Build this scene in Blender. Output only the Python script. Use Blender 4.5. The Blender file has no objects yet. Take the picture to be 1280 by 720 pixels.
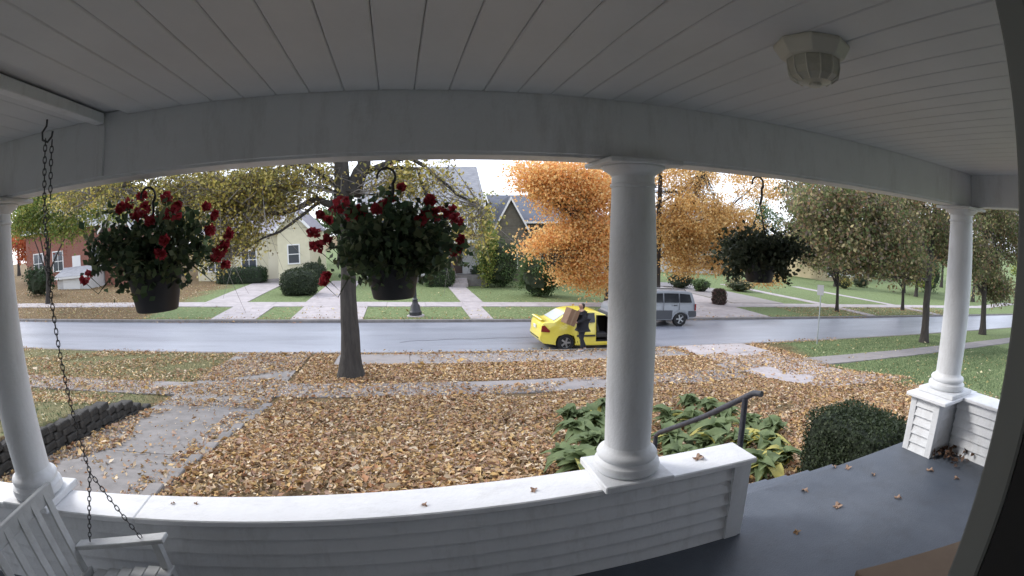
import bpy, bmesh, math, random
import numpy as np
from mathutils import Vector, Matrix
rnd = random.Random(7)
rng = np.random.default_rng(11)
scene = bpy.context.scene
col = scene.collection

# ------------------------------------------------------------------ camera
PITCH, YAW, ROLL = -0.157958, 0.286138, -0.0043325
F_PX, CX, CY = 638.986, 45.441, 28.324
KA, KB = 0.0088, -0.0100
def cam_axes():
    cy, sy, cp, sp = math.cos(YAW), math.sin(YAW), math.cos(PITCH), math.sin(PITCH)
    fwd = Vector((sy*cp, cy*cp, sp)); right = Vector((cy, -sy, 0)); up = right.cross(fwd)
    cr, sr = math.cos(ROLL), math.sin(ROLL)
    return right*cr + up*sr, up*cr - right*sr, fwd
AX = cam_axes()
cd = bpy.data.cameras.new('camera'); cam = bpy.data.objects.new('camera', cd); col.objects.link(cam)
m = Matrix.Identity(4)
for i, v in enumerate((AX[0], AX[1], -AX[2])):
    for r in range(3): m[r][i] = v[r]
cam.matrix_world = m
cd.type = 'PANO'; cd.panorama_type = 'FISHEYE_LENS_POLYNOMIAL'
cd.sensor_width = 36; cd.sensor_fit = 'HORIZONTAL'
cd.fisheye_fov = math.pi
cd.fisheye_polynomial_k0 = 0
cd.fisheye_polynomial_k1 = -0.0555558645
cd.fisheye_polynomial_k2 = -3.80505e-05
cd.fisheye_polynomial_k3 = 6.75447e-06
cd.fisheye_polynomial_k4 = -2.851428e-07
cd.shift_x = -CX/1280; cd.shift_y = CY/720
cd.clip_start = 0.01; cd.clip_end = 3000
scene.camera = cam

# ------------------------------------------------------------------ sky, sun, exposure
SUN_EL, SUN_AZ = math.radians(38), math.radians(-62)      # azimuth from +Y, positive towards +X
w = bpy.data.worlds.new('World'); scene.world = w; w.use_nodes = True
nt = w.node_tree; nt.nodes.clear()
o_ = nt.nodes.new('ShaderNodeOutputWorld'); b_ = nt.nodes.new('ShaderNodeBackground')
s_ = nt.nodes.new('ShaderNodeTexSky'); s_.sky_type = 'NISHITA'; s_.sun_disc = False
s_.sun_elevation = SUN_EL; s_.sun_rotation = SUN_AZ; s_.dust_density = 2.0; s_.air_density = 1.0
mx = nt.nodes.new('ShaderNodeMix'); mx.data_type = 'RGBA'; mx.inputs[0].default_value = 0.72   # thin even overcast over the blue
mx.inputs[7].default_value = (7.9, 8.3, 9.5, 1)
nt.links.new(s_.outputs[0], mx.inputs[6]); nt.links.new(mx.outputs[2], b_.inputs[0])
b_.inputs[1].default_value = 0.13
nt.links.new(b_.outputs[0], o_.inputs[0])
sl = bpy.data.lights.new('sun', 'SUN'); sl.energy = 1.1; sl.angle = math.radians(14); sl.color = (1, .97, .93)
so = bpy.data.objects.new('sun', sl); col.objects.link(so)
sd = Vector((math.sin(SUN_AZ)*math.cos(SUN_EL), math.cos(SUN_AZ)*math.cos(SUN_EL), math.sin(SUN_EL)))
so.rotation_euler = sd.to_track_quat('Z', 'Y').to_euler()
so.location = sd*50
vs = scene.view_settings
vs.view_transform = 'Standard'; vs.look = 'None'; vs.gamma = 1; vs.use_curve_mapping = False; vs.exposure = 1.12
scene.cycles.use_denoising = True
scene.cycles.max_bounces = 7; scene.cycles.diffuse_bounces = 4; scene.cycles.glossy_bounces = 3
scene.cycles.transmission_bounces = 4; scene.cycles.transparent_max_bounces = 6

# ------------------------------------------------------------------ pixel -> direction, terrain
def ray(u, v):                                            # photograph pixel (1280x720) to a direction
    x, y = u-640-CX, 360+CY-v
    r = math.hypot(x, y)+1e-9; rr = r/F_PX; th = rr
    for _ in range(12): th -= (th+KA*th**3+KB*th**5-rr)/(1+3*KA*th*th+5*KB*th**4)
    return AX[0]*(math.sin(th)*x/r)+AX[1]*(math.sin(th)*y/r)+AX[2]*math.cos(th)
def PY(u, v, y): d = ray(u, v); return d*(y/d.y)          # on the upright plane y
def PZ(u, v, z): d = ray(u, v); return d*(z/d.z)          # on the level plane z
ROAD0, ROAD1, ROADZ = 16.75, 23.0, -4.03
GP = np.array([(-60, -2.5), (2.5, -2.55), (4, -2.62), (10.9, -3.68), (12.6, -3.76), (16.6, -3.93), (16.66, -4.2), (23.09, -4.2),
               (23.15, -3.93), (26.8, -3.87), (28.6, -3.84), (38, -3.8), (80, -3.2), (400, -3), (3000, -3)])
SLOPE = -0.048
def tilt(x): return SLOPE*np.clip(x, -40, 60)
def ter(x, y):
    x = np.asarray(x, float); y = np.asarray(y, float)
    z = np.interp(y, GP[:, 0], GP[:, 1])+tilt(x)
    fade = np.clip((10-y)/4, 0, 1)
    z = z+np.where(x < -5.86, .34*np.clip((10.3-y)/2.4, 0, 1), 0)-np.where((x > -5.86) & (x < -3.12), .12*fade, 0)
    return z
def tz(x, y): return float(ter(x, y))
def G(u, v):                                              # where a pixel's ray meets the ground
    d = ray(u, v); t = np.linspace(2.5, 150, 8000)
    h = d.z*t-ter(d.x*t, d.y*t); i = int(np.argmax(h < 0)); return d*float(t[i])

# ------------------------------------------------------------------ materials
MATS = {}
def nodes(name):
    mt = bpy.data.materials.new(name); mt.use_nodes = True; n = mt.node_tree
    return mt, n, n.nodes['Principled BSDF']
def mat(name, c, rough=.6, c2=None, scale=6, bump=0, bscale=None, metal=0, spec=.4, coords='Object', detail=6, lo=.35, hi=.7, stretch=None):
    if name in MATS: return MATS[name]
    mt, n, p = nodes(name)
    p.inputs['Roughness'].default_value = rough; p.inputs['Metallic'].default_value = metal
    p.inputs['Specular IOR Level'].default_value = spec
    p.inputs['Base Color'].default_value = (*c, 1)
    if c2 is not None or bump:
        tc = n.nodes.new('ShaderNodeTexCoord'); src = tc.outputs[coords]
        if stretch:
            mp = n.nodes.new('ShaderNodeMapping'); mp.inputs['Scale'].default_value = stretch
            n.links.new(src, mp.inputs[0]); src = mp.outputs[0]
    if c2 is not None:
        t = n.nodes.new('ShaderNodeTexNoise'); t.inputs['Scale'].default_value = scale; t.inputs['Detail'].default_value = detail
        t.inputs['Roughness'].default_value = .65
        n.links.new(src, t.inputs['Vector'])
        r = n.nodes.new('ShaderNodeValToRGB'); r.color_ramp.elements[0].position = lo; r.color_ramp.elements[1].position = hi
        r.color_ramp.elements[0].color = (*c, 1); r.color_ramp.elements[1].color = (*c2, 1)
        n.links.new(t.outputs['Fac'], r.inputs[0]); n.links.new(r.outputs[0], p.inputs['Base Color'])
    if bump:
        t2 = n.nodes.new('ShaderNodeTexNoise'); t2.inputs['Scale'].default_value = bscale or scale*5; t2.inputs['Detail'].default_value = 8
        n.links.new(src, t2.inputs['Vector'])
        b = n.nodes.new('ShaderNodeBump'); b.inputs['Strength'].default_value = bump; b.inputs['Distance'].default_value = .02
        n.links.new(t2.outputs['Fac'], b.inputs['Height']); n.links.new(b.outputs[0], p.inputs['Normal'])
    MATS[name] = mt; return mt
def weather(mt, dirt, amount=.35, scale=3.0, streak=(1, 1, .25)):
    n = mt.node_tree; p = n.nodes['Principled BSDF']; src = p.inputs['Base Color'].links[0].from_socket
    tc = n.nodes.new('ShaderNodeTexCoord'); mp = n.nodes.new('ShaderNodeMapping'); mp.inputs['Scale'].default_value = streak
    n.links.new(tc.outputs['Object'], mp.inputs[0]); t = n.nodes.new('ShaderNodeTexNoise'); t.inputs['Scale'].default_value = scale; t.inputs['Detail'].default_value = 10; t.inputs['Roughness'].default_value = .75
    n.links.new(mp.outputs[0], t.inputs['Vector']); r = n.nodes.new('ShaderNodeMapRange'); r.inputs[1].default_value = .5; r.inputs[2].default_value = .78; r.inputs[4].default_value = amount
    n.links.new(t.outputs['Fac'], r.inputs[0]); m2 = n.nodes.new('ShaderNodeMix'); m2.data_type = 'RGBA'; n.links.new(r.outputs[0], m2.inputs[0]); n.links.new(src, m2.inputs[6]); m2.inputs[7].default_value = (*dirt, 1)
    n.links.new(m2.outputs[2], p.inputs['Base Color']); return mt
def leaf_mat(name, cols, trans=.35, rough=.6):
    if name in MATS: return MATS[name]
    mt, n, p = nodes(name)
    g = n.nodes.new('ShaderNodeNewGeometry'); r = n.nodes.new('ShaderNodeValToRGB')
    e = r.color_ramp.elements; k = len(cols); r.color_ramp.interpolation = 'CONSTANT' if k > 3 else 'LINEAR'
    while len(e) < k: e.new(.5)
    for i, c in enumerate(cols): e[i].position = i/k if k > 3 else i/(k-1); e[i].color = (*c, 1)
    n.links.new(g.outputs['Random Per Island'], r.inputs[0]); n.links.new(r.outputs[0], p.inputs['Base Color'])
    p.inputs['Roughness'].default_value = rough; p.inputs['Specular IOR Level'].default_value = .25
    t = n.nodes.new('ShaderNodeBsdfTranslucent'); n.links.new(r.outputs[0], t.inputs[0])
    ms = n.nodes.new('ShaderNodeMixShader'); ms.inputs[0].default_value = trans
    out = n.nodes['Material Output']
    n.links.new(p.outputs[0], ms.inputs[1]); n.links.new(t.outputs[0], ms.inputs[2]); n.links.new(ms.outputs[0], out.inputs[0])
    MATS[name] = mt; return mt
def glass_mat(name, c=(.02, .022, .025), rough=.1): return mat(name, c, rough, spec=.35)

WHITE = mat('white_paint', (.72, .735, .755), .5, (.66, .675, .69), 2.5, .12, 45); weather(WHITE, (.34, .33, .31), .5, 7)
CEIL = mat('ceiling_vinyl', (.63, .645, .66), .5, (.58, .595, .61), 3, .03, 40); weather(CEIL, (.42, .42, .41), .35, 2, (1, .4, 1))
CAPM = mat('cap_paint', (.84, .85, .87), .45, (.78, .79, .81), 5, .12, 40); weather(CAPM, (.45, .44, .41), .45, 9, (.5, 1, 1))
PFLOOR = mat('porch_floor_paint', (.07, .084, .106), .48, (.10, .115, .14), 2.2, .2, 120); weather(PFLOOR, (.045, .045, .045), .6, 3.5, (1, 1, 1))
CONC = mat('concrete', (.16, .15, .142), .85, (.24, .222, .21), 3, .25, 60); weather(CONC, (.09, .08, .068), .6, 1.8, (1, 1, 1))
CONC2 = mat('pale_concrete', (.31, .285, .285), .85, (.42, .38, .38), 2, .2, 50); weather(CONC2, (.17, .15, .13), .6, 2.2, (1, 1, 1))
WALK = mat('walk_concrete', (.20, .187, .182), .85, (.30, .275, .268), 2, .2, 50); weather(WALK, (.12, .10, .085), .6, 2.0, (1, 1, 1))
STONE = mat('wall_stone', (.026, .025, .023), .95, (.06, .056, .05), 6, 1.0, 16)
ASPH = mat('asphalt', (.16, .17, .20), .33, (.25, .262, .30), .5, .25, 120, stretch=(.25, 1, 1), spec=.6); weather(ASPH, (.08, .083, .095), .75, 1.6, (.15, 1.2, 1))
BLACK = mat('black_iron', (.022, .023, .026), .45, (.035, .035, .04), 20, .1, 80)
IRON = mat('rail_iron', (.04, .043, .055), .5, (.07, .07, .085), 20, .15, 60)
CHAIN = mat('chain_steel', (.09, .09, .095), .45, metal=.6)
SWING = mat('swing_paint', (.55, .56, .56), .55, (.44, .45, .45), 7, .1, 50)
BARK = mat('bark', (.034, .031, .028), .95, (.062, .056, .05), 3, 1.0, 10, stretch=(4, 4, .7))
BARKD = mat('dark_bark', (.03, .026, .024), .95, (.06, .052, .046), 4, .9, 12, stretch=(4, 4, .7))
BARKP = mat('pale_twig', (.16, .145, .13), .95, (.23, .21, .19), 5)
CARD = mat('cardboard', (.17, .115, .075), .85, (.20, .14, .09), 3)
POT = mat('pot_plastic', (.02, .021, .024), .5, (.03, .03, .034), 8)
GRASS1 = leaf_mat('grass_blade', [(.05, .085, .04), (.08, .12, .055), (.13, .16, .08)], .3)
LITTER = leaf_mat('fallen_leaf', [(.39, .24, .13), (.46, .31, .18), (.31, .175, .105), (.55, .42, .27), (.17, .11, .065), (.66, .54, .38), (.36, .24, .17), (.44, .27, .11), (.38, .19, .09), (.52, .34, .13), (.24, .17, .08), (.60, .42, .20)], .12)
LITTERY = leaf_mat('fallen_yellow_leaf', [(.46, .37, .16), (.52, .45, .24), (.40, .28, .13), (.33, .20, .10), (.56, .50, .32), (.28, .25, .10)], .12)
ORANGE = leaf_mat('orange_leaf', [(.80, .50, .19), (.84, .58, .25), (.78, .43, .17), (.86, .66, .35), (.72, .34, .13), (.82, .53, .21)], .62)
GOLD = leaf_mat('gold_leaf', [(.74, .50, .19), (.80, .57, .25), (.62, .37, .14), (.82, .64, .33), (.52, .31, .12)], .62)
REDL = leaf_mat('red_leaf', [(.42, .10, .04), (.50, .15, .06), (.36, .08, .045), (.46, .18, .07)], .4)
YELL = leaf_mat('yellow_leaf', [(.56, .47, .12), (.34, .31, .08), (.66, .57, .22), (.20, .19, .06), (.44, .34, .10), (.15, .12, .06), (.26, .25, .08)], .45)
YGREEN = leaf_mat('yellowgreen_leaf', [(.17, .24, .06), (.26, .30, .07), (.12, .18, .05), (.36, .34, .09)], .4)
BROWNL = leaf_mat('brown_leaf', [(.18, .14, .10), (.24, .19, .11), (.14, .15, .08), (.36, .31, .17), (.16, .19, .085), (.30, .19, .11), (.20, .16, .13), (.13, .17, .07), (.44, .37, .19), (.20, .22, .09), (.12, .15, .06)], .5)
GREENL = leaf_mat('green_leaf', [(.06, .10, .04), (.09, .145, .055), (.13, .18, .075)], .4)
DGREEN = leaf_mat('dark_green_leaf', [(.02, .045, .02), (.035, .065, .027), (.05, .08, .035)], .2)
BOX = leaf_mat('boxwood_leaf', [(.025, .04, .02), (.04, .057, .027), (.055, .07, .035)], .2)
PURPLE = leaf_mat('plum_leaf', [(.10, .06, .06), (.14, .085, .075), (.08, .05, .05)], .3)
BASKETL = leaf_mat('basket_leaf', [(.05, .085, .045), (.075, .12, .06), (.11, .16, .08), (.15, .18, .095), (.05, .07, .045)], .4)
PETAL = leaf_mat('red_petal', [(.32, .03, .045), (.44, .05, .065), (.22, .018, .032)], .4)
HOSTA = leaf_mat('hosta_leaf', [(.07, .125, .05), (.11, .175, .07), (.17, .22, .10), (.20, .23, .10)], .35, .6)
HOSTAY = leaf_mat('yellowing_hosta_leaf', [(.55, .42, .10), (.50, .46, .14), (.42, .36, .09)], .35, .5)

def ground_mat():
    mt, n, p = nodes('lawn_ground')
    p.inputs['Roughness'].default_value = .95; p.inputs['Specular IOR Level'].default_value = .15
    tc = n.nodes.new('ShaderNodeTexCoord')
    def noise(s, d=6):
        t = n.nodes.new('ShaderNodeTexNoise'); t.inputs['Scale'].default_value = s; t.inputs['Detail'].default_value = d
        n.links.new(tc.outputs['Object'], t.inputs['Vector']); return t.outputs['Fac']
    def ramp(f, cs):
        r = n.nodes.new('ShaderNodeValToRGB'); e = r.color_ramp.elements
        while len(e) < len(cs): e.new(.5)
        for i, (q, c) in enumerate(cs): e[i].position = q; e[i].color = (*c, 1)
        n.links.new(f, r.inputs[0]); return r.outputs[0]
    grass = ramp(noise(9, 8), [(.3, (.085, .12, .05)), (.55, (.16, .205, .09)), (.75, (.25, .275, .145))])
    litter = ramp(noise(22, 8), [(.3, (.06, .045, .025)), (.5, (.15, .105, .055)), (.7, (.26, .18, .10))])
    sx = n.nodes.new('ShaderNodeSeparateXYZ'); n.links.new(tc.outputs['Object'], sx.inputs[0])
    def mth(op, a, b, c=None):
        q = n.nodes.new('ShaderNodeMath'); q.operation = op
        for i, v in enumerate((a, b)):
            if isinstance(v, (int, float)): q.inputs[i].default_value = v
            else: n.links.new(v, q.inputs[i])
        return q.outputs[0]
    def step(v, a, b):
        q = n.nodes.new('ShaderNodeMapRange'); q.inputs[1].default_value = a; q.inputs[2].default_value = b
        n.links.new(v, q.inputs[0]); return q.outputs[0]
    wob = mth('MULTIPLY', mth('SUBTRACT', noise(.5, 3), .5), 3.0)
    X = mth('ADD', sx.outputs[0], wob); Y = mth('ADD', sx.outputs[1], wob)
    # litter covers this yard (x<9.5..), the strip by the kerb and the yard across the street on the left
    near = mth('MULTIPLY', mth('MAXIMUM', step(X, -7.4, -5.4), .62), mth('MULTIPLY', step(mth('SUBTRACT', X, mth('MULTIPLY', sx.outputs[1], .30)), 10.2, 9.4), step(Y, 18, 17)))
    left = mth('MULTIPLY', step(X, -12.5, -14.0), step(Y, 22, 22.5))
    fac = mth('MAXIMUM', near, left)
    fac = mth('MULTIPLY', fac, step(noise(3, 5), .15, .42))
    mixn = n.nodes.new('ShaderNodeMix'); mixn.data_type = 'RGBA'
    n.links.new(fac, mixn.inputs[0]); n.links.new(grass, mixn.inputs[6]); n.links.new(litter, mixn.inputs[7])
    n.links.new(mixn.outputs[2], p.inputs['Base Color'])
    b = n.nodes.new('ShaderNodeBump'); b.inputs['Strength'].default_value = .8; b.inputs['Distance'].default_value = .05
    n.links.new(noise(30, 8), b.inputs['Height']); n.links.new(b.outputs[0], p.inputs['Normal'])
    return mt

# ------------------------------------------------------------------ mesh helpers
class MB:
    def __init__(s): s.v = []; s.f = []; s.mi = []; s.cur = 0
    def add(s, vs, fs):
        o = len(s.v); s.v += [tuple(q) for q in vs]; s.f += [tuple(i+o for i in f) for f in fs]; s.mi += [s.cur]*len(fs); return s
    def box(s, x0, y0, z0, x1, y1, z1):
        return s.add([(x0, y0, z0), (x1, y0, z0), (x1, y1, z0), (x0, y1, z0), (x0, y0, z1), (x1, y0, z1), (x1, y1, z1), (x0, y1, z1)],
                     [(3, 2, 1, 0), (4, 5, 6, 7), (0, 1, 5, 4), (1, 2, 6, 5), (2, 3, 7, 6), (3, 0, 4, 7)])
    def bar(s, a, b, wd, hd, up=(0, 0, 1)):               # rectangular bar between two points
        a, b = Vector(a), Vector(b); d = (b-a).normalized(); sd_ = d.cross(Vector(up))
        if sd_.length < 1e-4: sd_ = d.cross(Vector((1, 0, 0)))
        sd_.normalize(); u = sd_.cross(d); vs = []
        for p in (a, b):
            for i, j in ((-1, -1), (1, -1), (1, 1), (-1, 1)): vs.append(p+sd_*(i*wd/2)+u*(j*hd/2))
        return s.add(vs, [(0, 1, 2, 3)[::-1], (4, 5, 6, 7), (0, 1, 5, 4), (1, 2, 6, 5), (2, 3, 7, 6), (3, 0, 4, 7)])
    def tube(s, pts, rad, n=8, cap=True):
        pts = [Vector(p) for p in pts]; k = len(pts)
        if not hasattr(rad, '__len__'): rad = [rad]*k
        ref = None; vs = []
        for i, p in enumerate(pts):
            d = (pts[min(i+1, k-1)]-pts[max(i-1, 0)]).normalized()
            if ref is None: ref = d.orthogonal().normalized()
            ref = (ref-d*ref.dot(d)); ref = ref.normalized() if ref.length > 1e-5 else d.orthogonal().normalized()
            b = d.cross(ref)
            for j in range(n):
                a = 2*math.pi*j/n; vs.append(p+(ref*math.cos(a)+b*math.sin(a))*rad[i])
        fs = [(i*n+j, i*n+(j+1) % n, (i+1)*n+(j+1) % n, (i+1)*n+j) for i in range(k-1) for j in range(n)]
        if cap: fs += [tuple(range(n))[::-1], tuple(range((k-1)*n, k*n))]
        return s.add(vs, fs)
    def lathe(s, prof, c=(0, 0, 0), n=32, axis='z', cap=True):
        vs = []
        for r, z in prof:
            for j in range(n):
                a = 2*math.pi*j/n; x, y = r*math.cos(a), r*math.sin(a)
                q = (x, y, z) if axis == 'z' else (x, z, y) if axis == 'y' else (z, x, y)
                vs.append((c[0]+q[0], c[1]+q[1], c[2]+q[2]))
        k = len(prof); fs = [(i*n+j, i*n+(j+1) % n, (i+1)*n+(j+1) % n, (i+1)*n+j) for i in range(k-1) for j in range(n)]
        if cap: fs += [tuple(range(n))[::-1], tuple(range((k-1)*n, k*n))]
        return s.add(vs, fs)
    def prism(s, poly, y0, y1, axis='y'):                 # (x,z) outline pushed along y, or (y,z) along x
        n = len(poly)
        P = (lambda a, b, t: (a, t, b)) if axis == 'y' else (lambda a, b, t: (t, a, b)) if axis == 'x' else (lambda a, b, t: (a, b, t))
        vs = [P(a, b, y0) for a, b in poly]+[P(a, b, y1) for a, b in poly]
        return s.add(vs, [tuple(range(n)), tuple(range(n, 2*n))[::-1]]+[(i, (i+1) % n, n+(i+1) % n, n+i) for i in range(n)])
    def mesh(s, name, mats, smooth=False, angle=None, bevel=0):
        me = bpy.data.meshes.new(name); me.from_pydata(s.v, [], s.f)
        for q in (mats if isinstance(mats, (list, tuple)) else [mats]): me.materials.append(q)
        if any(s.mi): me.polygons.foreach_set('material_index', s.mi)
        bm = bmesh.new(); bm.from_mesh(me); bmesh.ops.recalc_face_normals(bm, faces=bm.faces[:])
        if bevel: bmesh.ops.bevel(bm, geom=bm.edges[:], offset=bevel, segments=1, affect='EDGES', clamp_overlap=True)
        bm.to_mesh(me); bm.free()
        if smooth or angle:
            me.polygons.foreach_set('use_smooth', [True]*len(me.polygons))
            me.set_sharp_from_angle(angle=math.radians(angle or 40))
        me.update(); return me
def link(name, me, parent=None, loc=(0, 0, 0), rot=None):
    o = bpy.data.objects.new(name, me); col.objects.link(o); o.location = loc
    if rot is not None: o.rotation_euler = rot
    if parent is not None: o.parent = parent
    return o
def mk(name, mb, mats, parent=None, smooth=False, angle=None, bevel=0, loc=(0, 0, 0), rot=None):
    return link(name, mb.mesh(name, mats, smooth, angle, bevel), parent, loc, rot)
def tag(o, label, cat, group=None, kind=None):
    if label: o['label'] = label
    if cat: o['category'] = cat
    if group: o['group'] = group
    if kind: o['kind'] = kind
    return o
def thing(name, label, cat, loc=(0, 0, 0), rotz=0, group=None):
    o = link(name, None, None, loc, (0, 0, rotz)); o.empty_display_size = .2
    return tag(o, label, cat, group)
def struct(o): o['kind'] = 'structure'; return o
def copy_tree(o, parent=None):
    c = o.copy(); col.objects.link(c); c.parent = parent
    for ch in list(o.children): copy_tree(ch, c)
    return c

def quads(name, V, mats, parent=None, kind=None, mi=None, k=4):   # V: (n,k,3) one face each
    n = len(V); me = bpy.data.meshes.new(name)
    me.vertices.add(n*k); me.vertices.foreach_set('co', np.ascontiguousarray(V, dtype=np.float32).ravel())
    me.loops.add(n*k); me.loops.foreach_set('vertex_index', np.arange(n*k, dtype=np.int32))
    me.polygons.add(n); me.polygons.foreach_set('loop_start', np.arange(0, n*k, k, dtype=np.int32))
    for q in (mats if isinstance(mats, (list, tuple)) else [mats]): me.materials.append(q)
    if mi is not None: me.polygons.foreach_set('material_index', np.asarray(mi, dtype=np.int32))
    me.update(calc_edges=True); me.validate()
    o = link(name, me, parent)
    if kind: o['kind'] = kind
    return o
def unit(a): return a/np.maximum(np.linalg.norm(a, axis=-1, keepdims=True), 1e-9)
def leafquads(P, size, flat=0., fold=.25, wide=.6, droop=0.):
    """one bent rhombic leaf at each point; flat=1 lies on the ground, droop hangs tips"""
    n = len(P); d = rng.normal(size=(n, 3)); d[:, 2] *= (1-flat); d[:, 2] -= droop; d = unit(d)
    nn = rng.normal(size=(n, 3)); nn[:, 2] = nn[:, 2]*(1-flat)+flat*6
    s = unit(np.cross(d, nn)); u = np.cross(s, d)
    L = (np.asarray(size)*np.ones(n)*rng.uniform(.6, 1.35, n))[:, None]
    mid = P; f = fold*rng.uniform(-.2, 1.2, (n, 1))
    return np.stack([mid-d*L*.5, mid+s*L*wide*.5+u*L*f, mid+d*L*.5, mid-s*L*wide*.5+u*L*f], 1)
def litter(P, size, flat=.7):
    n = len(P); d = rng.normal(size=(n, 3)); d[:, 2] *= .35*(1-flat)*2; d = unit(d); nn = rng.normal(size=(n, 3))*(1-flat)*1.5; nn[:, 2] += 1.0
    s = unit(np.cross(d, nn)); u = np.cross(s, d); L = (size*np.exp(rng.normal(size=n)*.38))[:, None]; w_ = rng.uniform(.17, .36, (n, 1)); c = rng.uniform(-.12, .38, (n, 1)); c2 = rng.uniform(-.1, .45, (n, 1)); k = rng.uniform(-.25, .15, (n, 1))
    b = P-d*L*.5; t = P+d*L*.5+u*L*c2; m_ = P+d*L*k; l = P+s*L*w_+u*L*c+d*L*rng.uniform(-.2, .15, (n, 1)); r = P-s*L*w_+u*L*(c+rng.uniform(-.15, .15, (n, 1)))+d*L*rng.uniform(-.2, .15, (n, 1))
    V = np.stack([b, l, t, r, m_], 1); return V
def litter_obj(name, P, size, mats, flat=.7):
    V = litter(P, size, flat); n = len(V); f = (np.arange(n)[:, None, None]*5+np.array([(0, 4, 1), (1, 4, 2), (2, 4, 3), (3, 4, 0)])[None]).reshape(-1, 3)
    me = bpy.data.meshes.new(name); me.vertices.add(n*5); me.vertices.foreach_set('co', V.astype(np.float32).ravel()); me.loops.add(len(f)*3); me.loops.foreach_set('vertex_index', f.astype(np.int32).ravel())
    me.polygons.add(len(f)); me.polygons.foreach_set('loop_start', np.arange(0, len(f)*3, 3, dtype=np.int32)); me.materials.append(mats); me.update(calc_edges=True); me.validate(); return link(name, me)
def blob(c, r, n, shell=.55):                             # points in an ellipsoid, mostly near its skin
    d = unit(rng.normal(size=(n, 3))); t = shell+(1-shell)*rng.random((n, 1))**.6
    return np.asarray(c)+d*t*np.asarray(r)
def core(name, c, r, m_, parent, amp=.18, loc=None):               # uneven solid inside a dense shrub
    bm = bmesh.new(); bmesh.ops.create_icosphere(bm, subdivisions=3, radius=1)
    for v in bm.verts:
        k = 1+amp*(rnd.random()-.6); v.co = Vector((c[0]+v.co.x*r[0]*k, c[1]+v.co.y*r[1]*k, c[2]+v.co.z*r[2]*k))
    me = bpy.data.meshes.new(name); bm.to_mesh(me); bm.free(); me.materials.append(m_); return link(name, me, parent)

# ================================================================== THE SETTING
# ---- ground sheet
def axis_pts(spec):
    out = []
    for a, b, st in spec: out += list(np.arange(a, b, st))
    return sorted(set(np.round(out+[spec[-1][1]], 3)))
xs = axis_pts([(-1500, -200, 260), (-200, -60, 20), (-60, -12, 2), (-12, -5.95, .6), (-5.88, -5.83, .04), (-5.5, -3.2, .5), (-3.14, -3.09, .04), (-3, 14, .5), (14, 60, 2), (60, 200, 20), (200, 1500, 260)])
ys = axis_pts([(-300, -20, 70), (-20, 0, 5), (0, 16, .5), (16.6, 16.61, 1), (16.66, 16.67, 1), (18, 23, 2), (23.09, 23.1, 1), (23.15, 23.2, 1), (24, 60, 2), (60, 200, 20), (200, 1500, 260)])
gx, gy = np.meshgrid(xs, ys); gz = ter(gx, gy)+np.where((gy < 16.5) | (gy > 23.3), rng.normal(size=gx.shape)*.012, 0)
nx, ny = len(xs), len(ys)
gm = bpy.data.meshes.new('lawn')
gm.from_pydata(np.stack([gx, gy, gz], -1).reshape(-1, 3).tolist(), [], [(j*nx+i, j*nx+i+1, (j+1)*nx+i+1, (j+1)*nx+i) for j in range(ny-1) for i in range(nx-1)])
gm.materials.append(ground_mat()); gm.polygons.foreach_set('use_smooth', [True]*len(gm.polygons))
struct(link('ground', gm))

def ribbon(name, x0, x1, y0, y1, dz, m_, step=2.0, zf=None, thick=0, parent=None):
    """paving laid on the slope between x0..x1; zf(x,y) gives its level"""
    zf = zf or (lambda x, y: tz(x, y)); b = MB(); n = max(1, int(math.ceil((x1-x0)/step))); kx = [x0+(x1-x0)*i/n for i in range(n+1)]
    yn = max(1, int(math.ceil((y1-y0)/step))); ky = [y0+(y1-y0)*i/yn for i in range(yn+1)]
    top = [(x, y, zf(x, y)+dz) for y in ky for x in kx]; W_ = n+1
    fs = [(j*W_+i, j*W_+i+1, (j+1)*W_+i+1, (j+1)*W_+i) for j in range(yn) for i in range(n)]
    b.add(top, fs)
    if thick:
        ring = [i for i in range(W_)]+[j*W_+n for j in range(1, yn+1)]+[yn*W_+i for i in range(n-1, -1, -1)]+[j*W_ for j in range(yn-1, 0, -1)]
        lo = [(top[i][0], top[i][1], top[i][2]-thick) for i in ring]; hi = [top[i] for i in ring]; k = len(ring)
        b.add(hi+lo, [(i, (i+1) % k, k+(i+1) % k, k+i) for i in range(k)])
    return mk(name, b, m_, parent)
roadz = lambda x, y: ROADZ+float(tilt(x))+.05*(1-((y-19.9)/3.2)**2)
struct(ribbon('road', -150, 150, ROAD0-.02, ROAD1+.02, 0, ASPH, 2.5, roadz))
# long tar seam and a patch in the asphalt
TAR = mat('tar', (.09, .09, .10), .5)
sx_ = MB(); pts = [(-.2+.35*i, 18.9-.35*math.exp(-i*.5)+.05*math.sin(i*1.3)+.02*i) for i in range(20)]
for (x0, y0), (x1, y1) in zip(pts, pts[1:]):
    sx_.add([(x0, y0-.02, roadz(x0, y0)+.006), (x1, y1-.02, roadz(x1, y1)+.006), (x1, y1+.025, roadz(x1, y1)+.006), (x0, y0+.025, roadz(x0, y0)+.006)], [(0, 1, 2, 3)])
struct(mk('tar_seam', sx_, TAR))
def kerb(name, y0, y1, xa, xb):
    b = MB(); k = np.arange(xa, xb+.1, 3.0)
    for x0, x1 in zip(k, k[1:]):
        z0, z1 = float(tilt(x0)), float(tilt(x1)); g = .012
        lo, hi = -4.3, -3.91
        b.add([(x0+g, y0, lo+z0), (x1, y0, lo+z1), (x1, y1, lo+z1), (x0+g, y1, lo+z0), (x0+g, y0, hi+z0), (x1, y0, hi+z1), (x1, y1, hi+z1), (x0+g, y1, hi+z0)],
              [(3, 2, 1, 0), (4, 5, 6, 7), (0, 1, 5, 4), (1, 2, 6, 5), (2, 3, 7, 6), (3, 0, 4, 7)])
    return struct(mk(name, b, CONC, bevel=.012))
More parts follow.
